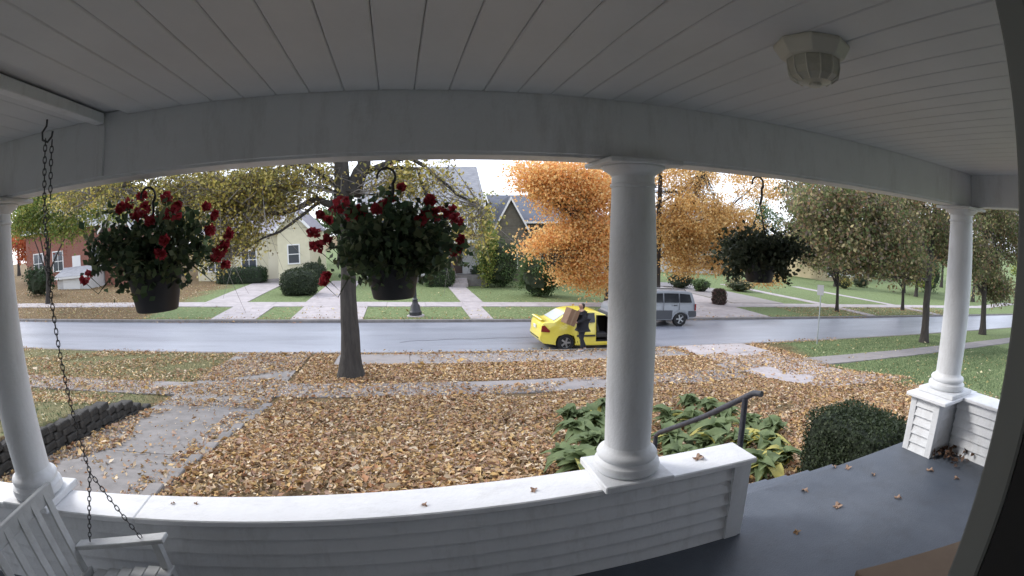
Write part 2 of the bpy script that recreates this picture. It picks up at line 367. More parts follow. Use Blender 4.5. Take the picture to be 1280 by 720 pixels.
kerb('near_kerb', 16.58, 16.74, -75, 90); kerb('far_kerb', 23.01, 23.17, -75, 90)

def slab_row(name, x0, x1, y0, y1, step, m_, dz=.03, axis='x', gap=.014):
    root = link(name, None); root.empty_display_size = .2; struct(root)
    if axis == 'x':
        k = np.arange(x0, x1-.01, step)
        for a in k: ribbon('paving_slab', a+gap, min(a+step, x1), y0, y1, dz+rnd.uniform(-.006, .006), m_, 3, thick=.1, parent=root)
    else:
        k = np.arange(y0, y1-.01, step)
        for a in k: ribbon('paving_slab', x0, x1, a+gap, min(a+step, y1), dz+rnd.uniform(-.006, .006), m_, 3, thick=.1, parent=root)
    return root
slab_row('sidewalk', -30, 9.4, 11.25, 12.5, 1.5, WALK)
slab_row('sidewalk', 9.4, 60, 12.0, 13.2, 1.5, WALK, dz=.034)
slab_row('parking_strip', -2.2, 9.5, 14.75, 16.3, 2.3, WALK)
slab_row('driveway', -5.66, -3.16, 2.7, 16.56, 1.98, CONC, dz=.035, axis='y')
slab_row('driveway', 9.8, 13.2, 8.6, 16.56, 2.05, CONC2, dz=.038, axis='y')
slab_row('far_sidewalk', -45, 70, 26.9, 28.4, 2.1, CONC2)
slab_row('front_walk', 3.1, 4.15, 23.2, 26.88, 1.85, CONC2, dz=.034, axis='y')
slab_row('front_walk', 3.25, 4.5, 28.42, 37.2, 2.2, CONC2, dz=.034, axis='y')
slab_row('far_driveway', -9.3, -7.0, 23.2, 26.88, 1.85, CONC2, dz=.034, axis='y')
slab_row('far_driveway', -11.6, -9.0, 28.42, 39, 2.65, CONC2, dz=.034, axis='y')
slab_row('far_driveway', -5.3, -1.9, 23.2, 26.88, 1.85, CONC2, dz=.034, axis='y')
slab_row('far_driveway', -5.5, -3.3, 28.42, 40, 2.9, CONC2, dz=.034, axis='y')
slab_row('far_driveway', 14.6, 20.6, 23.2, 26.88, 1.85, CONC2, dz=.034, axis='y')
slab_row('far_driveway', 17.0, 21.5, 28.42, 44, 2.6, CONC2, dz=.034, axis='y')
slab_row('far_driveway', 21.7, 26.5, 28.42, 42, 3.4, WALK, dz=.05, axis='y')
slab_row('front_walk', 30.2, 31.3, 23.2, 42, 1.9, CONC2, dz=.04, axis='y')
slab_row('front_walk', 40.2, 41.3, 23.2, 42, 1.9, CONC2, dz=.04, axis='y')
# concrete edging blocks along our own driveway
edge = struct(link('driveway_edging', None))
for i in range(11):
    y = 3.0+i*.66; z = tz(-2.9, y+.3)
    mk('edging_block', MB().box(-3.14, y, z-.3, -2.94+rnd.uniform(-.01, .01), y+.64, z+.05+rnd.uniform(-.01, .01)), CONC, edge, bevel=.012)

# ================================================================== PORCH
D, CEILZ, BEAMZ, CAPZ, FLZ = 2.2045, .6212, .347, -1.286, -1.822
YIN, YOUT, YC = 2.125, 2.386, 2.262
XL, XM, XR = -2.306, 1.098, 4.33
porch = thing('porch', 'white front porch with round columns, clapboard low wall and boarded ceiling', 'porch', (0, 0, 0))
HW = -.16                                                 # house wall plane behind the camera
# ceiling with its single boards
ceil_ = mk('ceiling', MB().box(-5.4, HW, CEILZ+.03, 4.75, 2.85, CEILZ+.09), CEIL, porch)
bme = {}
for i in range(-29, 38):
    x = -1.1623+i*.152
    if -1.55 < x < -1.40: continue
    b = MB(); a0, a1, z0, z1 = x+.004, x+.149, CEILZ, CEILZ+.014
    b.prism([(0, z0+.0035), (.005, z0), (.1445, z0), (.1495, z0+.0035), (.1495, z1), (0, z1)], HW+.002, D-.004)
    if 'b' not in bme: bme['b'] = b.mesh('ceiling_board', CEIL)
    link('ceiling_board', bme['b'], ceil_, (x+.001, 0, 0))
mk('ceiling_batten', MB().box(-1.495, HW, CEILZ-.03, -1.44, D-.02, CEILZ+.02), WHITE, ceil_, bevel=.004)
# beams
bm_ = mk('beam', MB().box(-5.4, D, BEAMZ, 4.62, D+.19, CEILZ+.028), WHITE, porch, bevel=.004)
mk('beam_joint_strip', MB().box(-1.485, D-.014, BEAMZ+.004, -1.44, D+.004, CEILZ-.031), WHITE, bm_, bevel=.003)
mk('beam_bottom_trim', MB().box(-5.4, D+.012, BEAMZ-.012, 4.6, D+.176, BEAMZ+.002), WHITE, bm_)
mk('side_beam', MB().box(4.42, HW, BEAMZ, 4.615, D-.002, CEILZ+.027), WHITE, porch, bevel=.004)
# roof over the porch with eave
rf = mk('roof', MB().prism([(HW-.3, CEILZ+.9), (3.0, CEILZ+.12), (3.0, CEILZ+.02), (2.86, CEILZ+.02), (2.86, CEILZ+.095), (HW-.3, CEILZ+.095)], -5.6, 4.95, axis='x'), mat('roof_shingle', (.10, .10, .105), .9, (.15, .15, .155), 8, .5, 40), porch)
mk('soffit', MB().box(-5.4, D+.20, CEILZ-.02, 4.75, 2.855, CEILZ+.029), CEIL, rf)
# columns
shaft = [(.122, -1.10), (.1225, -.95), (.122, -.6), (.119, -.2), (.112, .05), (.106, .205), (.112, .208), (.114, .216), (.112, .224), (.106, .227), (.106, .262)]
basep = [(.165, CAPZ+.042), (.176, CAPZ+.055), (.179, CAPZ+.075), (.174, CAPZ+.095), (.155, CAPZ+.104), (.15, CAPZ+.112), (.16, CAPZ+.122), (.163, CAPZ+.138), (.155, CAPZ+.152), (.138, CAPZ+.158), (.128, CAPZ+.17), (.122, CAPZ+.187)]
capp = [(.106, .262), (.113, .27), (.13, .283), (.15, .295), (.158, .304), (.156, .311)]
c0 = None
for x, lab in ((XL, 'white round column beside the porch swing'), (XM, 'white round column standing on the middle of the clapboard wall'), (XR, 'white round column on the corner pier')):
    c = link('column', None, porch, (x, YC, 0)); c['label'] = lab
    if c0 is None:
        c0 = {'shaft': MB().lathe(shaft, n=40).mesh('shaft', WHITE, True), 'base': MB().lathe(basep, n=40).mesh('base', WHITE, True, 50),
              'plinth': MB().box(-.195, -.195, CAPZ+.001, .195, .195, CAPZ+.042).mesh('plinth', WHITE, bevel=.006),
              'capital': MB().lathe(capp, n=40).mesh('capital', WHITE, True, 50), 'abacus': MB().box(-.19, -.17, .311, .19, .17, BEAMZ-.0125).mesh('abacus', WHITE, bevel=.005)}
    for k, me in c0.items(): link(k, me, c)
# low wall with clapboards
def clap_wall(root, x0, x1, y0, y1, z0, z1, faces, n=6, core_in=.02):
    """core box plus lapped boards on the named faces"""
    mk('wall_core', MB().box(x0+core_in, y0+core_in, z0, x1-core_in, y1-core_in, z1), WHITE, root)
    h = (z1-z0)/n
    for fc in faces:
        for i in range(n):
            a = z0+i*h
            pr = [(-.004, a+.001), (-.004, a+h-.0075), (.009, a+h-.0075), (.030, a+.003), (.030, a+.001)]
            b = MB()
            if fc == '-y': b.prism([(y0+core_in-p, q) for p, q in pr], x0+core_in, x1-core_in, axis='x')
            if fc == '+y': b.prism([(y1-core_in+p, q) for p, q in pr], x0+core_in, x1-core_in, axis='x')
            if fc == '-x': b.prism([(x0+core_in-p, q) for p, q in pr], y0+core_in, y1-core_in, axis='y')
            if fc == '+x': b.prism([(x1-core_in+p, q) for p, q in pr], y0+core_in, y1-core_in, axis='y')
            mk('clapboard', b, WHITE, root)
lw = link('low_wall', None, porch)
clap_wall(lw, -5.3, 1.86, 2.15, 2.362, FLZ, CAPZ-.034, ('-y', '+y'))
mk('end_board', MB().box(1.8415, 2.136, FLZ, 1.868, 2.376, CAPZ-.034), WHITE, lw, bevel=.003)
mk('corner_board', MB().box(1.74, 2.131, FLZ+.0, 1.841, 2.168, CAPZ-.034), WHITE, lw, bevel=.002)
for a, bx in ((-5.4, -1.52), (-1.517, 1.9)): mk('wall_cap', MB().box(a, YIN, CAPZ-.034, bx, YOUT, CAPZ), CAPM, lw, bevel=.006)
pier = link('corner_pier', None, porch)
clap_wall(pier, 4.06, 4.60, 2.15, 2.45, FLZ, CAPZ-.034, ('-x', '-y', '+y'))
for x, y in ((4.055, 2.145), (4.055, 2.405)): mk('corner_board', MB().box(x-.006, y-.006, FLZ, x+.06, y+.06, CAPZ-.034), WHITE, pier, bevel=.003)
mk('wall_cap', MB().box(4.0, 2.06, CAPZ-.034, 4.66, 2.50, CAPZ), CAPM, pier, bevel=.006)
sw = link('side_wall', None, porch)
clap_wall(sw, 4.38, 4.60, HW, 2.148, FLZ, CAPZ-.034, ('-x', '+x'))
mk('wall_cap', MB().box(4.345, HW, CAPZ-.034, 4.64, 2.058, CAPZ-.002), CAPM, sw, bevel=.006)
# floor, skirt and steps
pf = mk('porch_floor', MB().box(-5.4, HW, FLZ-.09, 4.62, 2.56, FLZ), PFLOOR, porch, bevel=.018)
mk('skirt', MB().box(-5.3, 2.2, -3.4, 4.56, 2.44, FLZ-.091), CONC, porch)
steps = link('front_steps', None, porch)
for i in range(4):
    z = FLZ-.18*(i+1); mk('step', MB().box(2.0, 2.57+.29*i-.002*i, -3.4, 3.5, 2.57+.29*(i+1), z), PFLOOR, steps, bevel=.012)
# house wall behind the porch with its clapboards, window frame round the camera
hw = mk('house_wall', MB().box(-5.4, HW-.25, -3.5, 4.62, HW-.002, CEILZ+1.2), mat('house_siding', (.5, .5, .49), .6, (.45, .45, .44), 4), porch)
wf = link('window_frame', None, hw)
mk('casing_edge', MB().box(.352, .112, -1.5, .40, .137, .615), mat('casing_grey', (.19, .20, .195), .6), wf, bevel=.002)
mk('casing', MB().box(.354, HW, -1.5, .42, .111, .615), mat('casing_dark', (.012, .012, .013), .7), wf)
# ceiling light
lt = thing('ceiling_light', 'cream octagonal ceiling light with ribbed glass bowl on porch ceiling', 'light', (1.215, 1.15, CEILZ))
LB = mat('light_cream', (.60, .59, .52), .5); LG = mat('light_bowl', (.48, .47, .40), .3, (.40, .39, .33), 30)
mk('base_plate', MB().lathe([(.128, 0), (.128, -.012), (.105, -.05), (.09, -.055)], n=8), LB, lt, bevel=.002)
bowl = mk('glass_bowl', MB().lathe([(.088, -.055), (.086, -.09), (.079, -.112), (.055, -.128), (.02, -.134)], n=12), LG, lt)
mk('finial', MB().lathe([(.022, -.133), (.022, -.142), (.010, -.146)], n=12), LB, bowl)
for k in range(12):
    a = math.pi*2*k/12
    mk('rib', MB().tube([(.088*math.cos(a), .088*math.sin(a), -.056), (.087*math.cos(a), .087*math.sin(a), -.09), (.08*math.cos(a), .08*math.sin(a), -.112), (.056*math.cos(a), .056*math.sin(a), -.129)], .003, 5), LB, bowl)
# iron handrail by the steps
hr = thing('handrail', 'dark iron pipe handrail beside the porch steps', 'handrail')
a, b_end = Vector((2.19, 2.56, -1.06)), Vector((2.14, 3.80, -1.80))
mk('rail', MB().tube([a+Vector((.02, -.05, .012)), a+Vector((.005, .02, 0)), Vector((2.165, 3.1, -1.40)), b_end-Vector((0, .05, -.02)), b_end+Vector((0, .02, -.04)), b_end+Vector((0, .02, -.26))], .021, 12), IRON, hr, True)
mk('post', MB().tube([(2.19, 2.66, tz(2.2, 2.66)-.05), (2.19, 2.66, -1.12)], .022, 12), IRON, hr, True)
mk('post', MB().tube([(2.14, 3.82, tz(2.14, 3.8)-.1), (2.14, 3.82, -2.02)], .021, 12), IRON, hr, True)

# ================================================================== PORCH SWING
swg = thing('porch_swing', 'weathered white slatted porch swing hanging on chains beside the column', 'swing', (-1.7, 1.4, FLZ))
def S(p): return Vector(p)-Vector((-1.7, 1.4, FLZ))
y0s, y1s = .62, 1.985
for y in (y0s, y1s):                                        # arms, posts
    mk('armrest', MB().bar(S((-1.87, y, -1.395)), S((-1.265, y, -1.30)), .075, .024), SWING, swg, bevel=.004)
    mk('arm_post', MB().bar(S((-1.315, y, -1.50)), S((-1.33, y, -1.325)), .045, .045, (0, 1, 0)), SWING, swg, bevel=.004)
    mk('end_rail', MB().bar(S((-1.84, y, -1.60)), S((-1.28, y, -1.515)), .045, .07), SWING, swg, bevel=.004)
mk('top_rail', MB().bar(S((-1.945, y0s-.02, -1.09)), S((-1.945, y1s+.02, -1.09)), .03, .085), SWING, swg, bevel=.004)
mk('bottom_rail', MB().bar(S((-1.845, y0s, -1.55)), S((-1.845, y1s, -1.55)), .03, .07), SWING, swg, bevel=.004)
nb = 11
for i in range(nb):
    y = y0s+.05+(y1s-y0s-.1)*i/(nb-1)
    mk('back_slat', MB().bar(S((-1.84, y, -1.57)), S((-1.94, y, -1.06)), .05, .016, (1, 0, .2)), SWING, swg, bevel=.002)
for i in range(6):
    t = (i+.5)/6; mk('seat_slat', MB().bar(S((-1.82+.55*t, y0s-.02, -1.56+.085*t)), S((-1.82+.55*t, y1s+.02, -1.56+.085*t)), .075, .018), SWING, swg, bevel=.003)
def chain_mesh(a, b, link_l=.034):
    a, b = Vector(a), Vector(b); d = b-a; n = max(2, int(d.length/(link_l*.78))); u = d.normalized(); s1 = u.orthogonal().normalized(); s2 = u.cross(s1); mb = MB()
    for i in range(n):
        c = a+d*((i+.5)/n); s = s1 if i % 2 else s2; pts = []
        for k in range(9):
            t = 2*math.pi*k/8; pts.append(c+u*(math.cos(t)*link_l*.52)+s*(math.sin(t)*link_l*.27))
        mb.tube(pts, link_l*.085, 5, False)
    return mb
for y in (y0s, y1s):
    hk = Vector((-1.68, y+.02, CEILZ)); sp = Vector((-1.605, y, -.97))
    c = mk('chain', chain_mesh(S(hk-Vector((0, 0, .09))), S(sp)), CHAIN, swg, True)
    mk('chain_branch', chain_mesh(S(sp), S((-1.77, y, -1.36))), CHAIN, swg, True)
    mk('chain_branch', chain_mesh(S(sp), S((-1.41, y, -1.31))), CHAIN, swg, True)
    mk('spare_chain', chain_mesh(S(hk+Vector((.045, 0, -.10))), S(hk+Vector((.05, 0, -.36)))), CHAIN, swg, True)
    mk('ceiling_hook', MB().tube([S(hk+Vector((0, 0, .005))), S(hk+Vector((0, 0, -.03))), S(hk+Vector((-.025, 0, -.055))), S(hk+Vector((-.02, 0, -.09))), S(hk+Vector((.015, 0, -.105))), S(hk+Vector((.04, 0, -.085))), S(hk+Vector((.045, 0, -.06)))], .0055, 7), CHAIN, swg, True)

# cardboard parcel on the porch floor
pa, pb = PZ(1070, 712, -1.62), PZ(1180, 682, -1.62); dr = (pb-pa); an = math.atan2(dr.y, dr.x)
pc = thing('cardboard_parcel', 'brown cardboard parcel lying on the grey porch floor', 'box', (pa.x, pa.y, FLZ), an)
mk('carton', MB().box(0, -.5, .002, .95, 0, .20), CARD, pc, bevel=.004)
mk('flap_seam', MB().box(.002, -.252, .2002, .948, -.249, .2008), mat('carton_seam', (.10, .07, .045), .8), pc)

# ================================================================== HANGING BASKETS
def flower_head(c, r, mb_pts): mb_pts.append((c, r))
def basket(label, hook, drop, rx, rz, potr, poth, pot_visible, nleaf, heads, lsize=.04, trail=0, seed=1, leafm=None):
    x, y, z = hook
    t = thing('hanging_basket', label, 'hanging basket', (x, y, z-drop), 0, 'hanging baskets along the porch eave')
    # crook hook reaching the eave above
    P = [(0, 0, CEILZ-.02-(z-drop)), (0, 0, drop+.05)]
    mk('hook_wire', MB().tube(P, .003, 6), BLACK, t)
    arc = [(-.035+.045*math.cos(q)-.01+.02, 0, drop-.02+.045*math.sin(q)) for q in np.linspace(math.pi*1.05, -.25*math.pi, 12)]
    arc += [(.008, 0, drop-.10), (-.006, 0, drop-.15)]
    mk('crook', MB().tube(arc, [.006]*10+[.008]*4, 8), BLACK, t, True)
    top = poth
    for k in range(3):
        a = 2*math.pi*k/3+.4
        mk('hanger_strap', MB().tube([(-.006, 0, drop-.14), (math.cos(a)*potr*.98, math.sin(a)*potr*.98, top)], .003, 5), BLACK, t)
    mk('pot', MB().lathe([(potr*.72, 0), (potr*.76, .006), (potr, poth-.012), (potr*1.05, poth-.012), (potr*1.05, poth), (potr*.9, poth), (potr*.88, poth-.03)], n=28), POT, t, True, 35)
    # foliage
    cz = poth+rz*.45
    nc = 120; cl = blob((0, 0, cz), (rx, rx*.9, rz), nc, .25); cl[:30] = np.array([0, 0, cz])+(cl[:30]-np.array([0, 0, cz]))*rng.uniform(1.0, 1.35, (30, 1)); cl = cl[cl[:, 2] > poth*.8]; nc = len(cl); pts = []
    for c in cl: pts.append(c+rng.normal(size=(nleaf//nc, 3))*np.array([.045, .045, .04]))
    pts = np.concatenate(pts)
    if trail:
        tr = []
        for k in range(trail):
            a = rng.uniform(0, 6.28); L = rng.uniform(.06, .17); r0 = potr*rng.uniform(.95, 1.3)
            q = np.linspace(0, 1, 26)[:, None]; tr.append(np.concatenate([np.cos(a)*(r0+.07*q), np.sin(a)*(r0+.07*q), poth+.03-L*q], 1)+rng.normal(size=(26, 3))*.014)
        pts = np.concatenate([pts]+tr)
    quads('foliage', leafquads(pts, lsize, 0, .2, .75), leafm or BASKETL, t)
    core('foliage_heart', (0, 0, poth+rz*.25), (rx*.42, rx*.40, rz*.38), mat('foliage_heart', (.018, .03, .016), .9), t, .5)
    st = MB()
    for c in cl[:40]: st.tube([(0, 0, poth-.02), (c[0]*.4, c[1]*.4, poth+(c[2]-poth)*.6), tuple(c)], .003, 4, False)
    mk('stems', st, DGREEN, t)
    for (hx, hy, hz, r) in heads:
        r *= .78; n = 30; q = blob((hx, hy, hz), (r, r, r*.85), n, .5)
        hd = quads('flower_cluster', leafquads(q, .03, 0, .2, .95), PETAL, t)
        mk('flower_stalk', MB().tube([(hx*.35, hy*.35, poth+.08), (hx*.8, hy*.8, hz-.08), (hx, hy, hz-.01)], .0025, 4, False), DGREEN, hd)
    return t
h1, h2, h3 = PY(190, 240, 2.5), PY(489, 216, 2.5), PY(951, 226, 2.5)
def rel(base, drop, u, v, dy=0):
    p = PY(u, v, 2.5+dy); return (p.x-base.x, p.y-base.y, p.z-(base.z-drop))
d1, d2, d3 = h1.z-PY(196, 388, 2.5).z, h2.z-PY(497, 372, 2.5).z, h3.z-PY(950, 352, 2.5).z
heads1 = [(*rel(h1, d1, u, v, dy), r) for u, v, r, dy in ((160, 255, .045, 0), (170, 268, .04, -.15), (188, 275, .035, -.2), (268, 270, .03, 0), (280, 305, .035, 0), (270, 322, .035, .05), (205, 300, .03, -.3), (112, 343, .03, 0), (222, 258, .03, -.1), (208, 247, .045, 0), (215, 268, .055, -.2), (180, 262, .05, -.2), (150, 260, .035, -.1), (200, 317, .035, -.34), (262, 287, .04, .04), (285, 292, .035, -.03), (258, 258, .03, .05), (275, 315, .045, 0), (282, 330, .03, .05), (105, 350, .035, .02), (178, 245, .04, .06))]
heads2 = [(*rel(h2, d2, u, v, dy), r) for u, v, r, dy in ((420, 262, .045, -.1), (452, 262, .035, -.15), (408, 300, .035, -.05), (560, 262, .04, -.1), (572, 278, .04, 0), (532, 268, .035, -.15), (480, 255, .03, -.1), (404, 352, .03, 0), (576, 300, .03, 0), (400, 268, .03, 0), (428, 253, .05, 0), (440, 268, .045, -.15), (392, 290, .045, .02), (396, 308, .04, 0), (411, 275, .03, .05), (502, 234, .022, 0), (489, 248, .03, .03), (536, 250, .035, -.15), (549, 268, .055, -.1), (566, 270, .045, -.05), (573, 310, .03, 0), (566, 314, .035, .05), (545, 327, .03, .02), (408, 345, .03, -.05), (470, 262, .03, -.25), (525, 275, .03, -.2))]
basket('hanging basket with dark pot and spreading red geraniums beside the chain', h1, d1, .31, .20, .155, .205, True, 2300, heads1, .042)
basket('hanging basket with dense dark foliage and red geraniums in front of the tree trunk', h2, d2, .30, .20, .135, .175, True, 3000, heads2, .042)
basket('hanging basket of dark trailing greenery without flowers past the middle column', h3, d3, .265, .12, .11, .13, False, 3600, [], .03, 30, leafm=leaf_mat('trailing_leaf', [(.04, .055, .035), (.06, .075, .045), (.08, .09, .055)], .3))

# ================================================================== LEAVES ON THE PORCH
LEAFSHAPES = []
for k in range(4):
    b = MB(); n = 9; L = .035
    ed = [(math.cos(2*math.pi*i/18)*(1+.35*math.cos(5*2*math.pi*i/18+k))*L, math.sin(2*math.pi*i/18)*(1+.35*math.cos(5*2*math.pi*i/18+k))*L*.8) for i in range(18)]
    vs_ = [(0, 0, .006)]+[(x, y, .004+.25*abs(y)+.012*math.sin(x*80+k)) for x, y in ed]
    b.add(vs_, [(0, i+1, (i+1) % 18+1) for i in range(18)]); LEAFSHAPES.append(b.mesh('fallen_leaf', LITTERY if k == 1 else LITTER))
LEAFSPOTS = [(1047, 633, 'tan curled leaf on the open porch floor', 1.3), (1006, 613, 'small dry leaf near the porch floor edge', 1), (1060, 585, 'curled brown leaf lying by the steps edge', 1.1), (1162, 588, 'dry leaf beside the corner pier', 1.2), (996, 665, 'yellow leaf flat on the grey porch floor', 1), (1122, 622, 'faint brown leaf in the middle of the porch floor', 1), (1092, 593, 'brown leaf between steps edge and pier', .9), (1196, 598, 'pale leaf near the side wall', 1), (1043, 583, 'pale leaf at the very brink of the porch floor', .9)]
for i, (u, v, lab, s) in enumerate(LEAFSPOTS):
    p = PZ(u, v, FLZ+.004); o = link('fallen_leaf', LEAFSHAPES[1 if 'yellow' in lab else (0, 2, 3)[i % 3]], None, p, (0, 0, i*1.7)); o.scale = (s*.75, s*.75, s*.75)
    tag(o, lab, 'leaf', 'fallen leaves on the porch')
for i, (u, v, lab, s) in enumerate([(873, 573, 'crumpled brown leaf on the white wall cap near its end', .9), (530, 631, 'tiny dark leaf on the white wall cap mid-span', .5), (667, 613, 'small pale leaf scrap on the white wall cap before the column', .55), (216, 629, 'dark leaf crumb on the white wall cap beyond the swing', .35), (245, 629, 'thin dark leaf bit on the white wall cap beyond the swing', .4), (825, 593, 'dry leaf caught against the middle column plinth', .9)]):
    p = PZ(u, v, CAPZ+.003); o = link('fallen_leaf', LEAFSHAPES[(0, 2, 3)[i % 3]], None, p, (0, 0, i*2.1)); o.scale = (s, s, s)
    tag(o, lab, 'leaf', 'fallen leaves on the porch')
lp = np.stack([rng.normal(4.22, .10, 60), rng.normal(2.03, .10, 60), np.full(60, FLZ+.02)], 1); lp[:, 0] = np.minimum(lp[:, 0], 4.36); lp[:, 1] = np.minimum(lp[:, 1], 2.12); lp[:, 2] += rng.random(60)*.06
tag(quads('leaf_pile', leafquads(lp, .06, .4), leaf_mat('dead_leaf', [(.10, .06, .04), (.15, .09, .06)], .1)), 'little heap of dead brown leaves in the pier corner', 'leaves', kind='stuff')

# ================================================================== RETAINING WALL AND GARDEN
rw = thing('retaining_wall', 'dark stacked stone retaining wall stepping down along the driveway', 'wall', (-5.72, 2.6, tz(-5.5, 2.6)))
STM = [MB().box(0, 0, 0, .28, .30, .116).mesh('stone', STONE, bevel=.016), MB().box(0, 0, 0, .27, .24, .116).mesh('stone', STONE, bevel=.02), MB().box(0, 0, 0, .29, .36, .116).mesh('stone', STONE, bevel=.014)]
base = Vector(rw.location)
for c in range(8):
    y = 2.6+(c % 2)*.13
    while y < 9.9:
        k = rnd.randrange(3); L = (.30, .24, .36)[k]
        top = tz(-6.2, y+.15)+.03; z = tz(-5.5, y)-.05+c*.118
        if z+.085 < top:
            o = link('stone', STM[k], rw, Vector((-5.99+rnd.uniform(-.015, .015), y, z))-base, (rnd.uniform(-.05, .05), rnd.uniform(-.04, .04), rnd.uniform(-.06, .06)))
        y += L+.004
# clipped hedge by the steps
def sup(n, c, r, e=5):                                     # points on a rounded box
    d = unit(rng.normal(size=(n, 3))); k = (np.abs(d)**e).sum(1)**(1/e); return np.asarray(c)+d/k[:, None]*np.asarray(r)
def clipped(name, label, c, r, leafm, n, ls, cat='hedge', e=5, group=None, jit=.02, corem=None):
    z0 = tz(c[0], c[1]); t = thing(name, label, cat, (c[0], c[1], z0), 0, group)
    cc = (0, 0, c[2]-z0); p = sup(n, cc, r, e)+rng.normal(size=(n, 3))*jit
    p = p[p[:, 2] > .02]
    quads('foliage', leafquads(p, ls, 0, .2, .7), leafm, t)
    b = bmesh.new(); bmesh.ops.create_icosphere(b, subdivisions=4, radius=1)
    for v in b.verts:
        d = np.array(v.co); k = (np.abs(d)**e).sum()**(1/e); v.co = Vector(cc)+Vector(d/k*np.asarray(r)*(.93+rnd.uniform(-.03, .03)))
    me = bpy.data.meshes.new('foliage_core'); b.to_mesh(me); b.free(); me.materials.append(corem or mat('hedge_heart', (.02, .028, .016), .95)); link('foliage_core', me, t)  # solid dark core filling the hedge behind its leaves
    return t
clipped('clipped_hedge', 'dark clipped boxwood hedge between the porch steps and corner pier', (4.52, 3.32, -2.40), (.44, .54, .52), BOX, 15000, .034, e=11)
# hostas
hl = []
for k in range(5):
    b = MB(); L, W_ = 1., .21; vs_ = []; n = 7
    for i in range(n):
        t = i/(n-1); wd = W_*math.sin(math.pi*min(1, t*.92+.05))**.75*(1-.25*t) if 0 < i < n-1 else .012
        if i < 2: wd = .02
        x = L*t*.8; z = 1.05*t-.95*t*t*(1+.10*k)+.1*t; q = .25*wd
        vs_ += [(x, -wd, z+q), (x, -wd*.5, z+q*.3), (x, 0, z-.02), (x, wd*.5, z+q*.3), (x, wd, z+q)]
    fs = [(i*5+j, i*5+j+1, (i+1)*5+j+1, (i+1)*5+j) for i in range(n-1) for j in range(4)]
    b.add(vs_, fs); hl.append([b.mesh('leaf', m_, True, 80) for m_ in (HOSTA, HOSTAY)])
def hosta(x, y, r, n, yellow, label, seed):
    rr = random.Random(seed); t = thing('hosta', label, 'plant', (x, y, tz(x, y)), 0, 'hostas along the front bed')
    for i in range(n):
        ring = i/n; a = rr.uniform(0, 6.283); s = r*(.95-.3*ring)*rr.uniform(.75, 1.2)
        o = link('leaf', hl[rr.randrange(5)][1 if rr.random() < yellow else 0], t, (rr.uniform(-.05, .05), rr.uniform(-.05, .05), .02), (rr.uniform(-.25, .25), -.35-ring*.75+rr.uniform(-.2, .2), a))
        o.scale = (s*.9, s, s*rr.uniform(1.0, 1.45))
    return t
HL = [(860, 500, .5, 26, .03, 'hosta at the very back of the bed beyond the column'), (885, 505, .5, 26, .04, 'hosta backing the bed next to open leaf litter'), (735, 520, .5, 28, .02, 'hosta in the middle of the clump left of the column'), (850, 575, .5, 28, .06, 'hosta close behind the wall cap right of the column'), (935, 530, .5, 26, .1, 'hosta right behind the handrail top end'), (705, 575, .5, 26, .04, 'low hosta at the far left end of the front bed'), (712, 520, .5, 26, .02, 'hosta reaching into the leaf litter at the bed corner'), (758, 505, .5, 26, .02, 'hosta half hidden behind the middle column shaft'), (905, 520, .5, 28, .06, 'hosta at the back of the bed beyond the handrail'), (965, 535, .5, 26, .1, 'outer hosta next to open leaf litter beyond the rail post'), (975, 575, .45, 24, .18, 'hosta hugging the porch floor edge near the clipped hedge'), (727, 590, .62, 34, .05, 'lush green hosta pressed against the wall left of the middle column'), (742, 560, .6, 34, .03, 'large green hosta showing left of the middle column'), (722, 540, .55, 28, .04, 'mid green hosta behind others left of the column'), (748, 530, .55, 28, .0, 'darker green hosta farthest back left of the column'),
      (838, 555, .6, 32, .03, 'green hosta just right of the middle column'), (868, 530, .6, 32, .05, 'green hosta behind the handrail foot'), (835, 525, .55, 28, .02, 'small leafed hosta at the back right of the column'), (895, 545, .6, 32, .08, 'green hosta under the middle of the handrail'), (880, 560, .55, 30, .05, 'low hosta between wall cap and handrail'),
      (925, 555, .55, 26, .14, 'hosta with yellow and orange leaves by the rail post'), (958, 560, .55, 28, .12, 'pale edged hosta past the rail post'), (950, 590, .55, 30, .22, 'yellowing hosta next to the wall end and floor edge'), (905, 575, .5, 28, .08, 'hosta tucked behind the wall end')]
for i, (u, v, r, n, ye, lab) in enumerate(HL):
    p = G(u, v+12); hosta(p.x, p.y, r*.98, int(n*1.9), ye, lab, i+3)

# ================================================================== FALLEN LEAVES, GRASS
def scat(x0, x1, y0, y1, n, keep=None):
    p = np.stack([rng.uniform(x0, x1, n), rng.uniform(y0, y1, n)], 1)
    if keep is not None: p = p[keep(p[:, 0], p[:, 1])]
    return p
def patch(x, y, s=.9, ph=0): return np.sin(x*s+ph)+np.sin(y*s*1.3+1+ph)+np.sin((x+y)*s*.7+2.2)+np.sin((x-1.7*y)*s*1.9+ph)*.7
paved = lambda x, y: ((y > 11.25) & (y < 12.5) & (x < 9.4)) | ((y > 12) & (y < 13.2) & (x > 9.4)) | ((y > 14.75) & (y < 16.3) & (x > -2.2) & (x < 9.5)) | ((x > -5.7) & (x < -3.1)) | ((x > 9.8) & (x < 13.2) & (y > 8.6))
edgex = lambda y: 9.6+.30*y
soil = lambda x, y: (~paved(x, y)) & (x < edgex(y)+rng.normal(size=len(x))*.5)
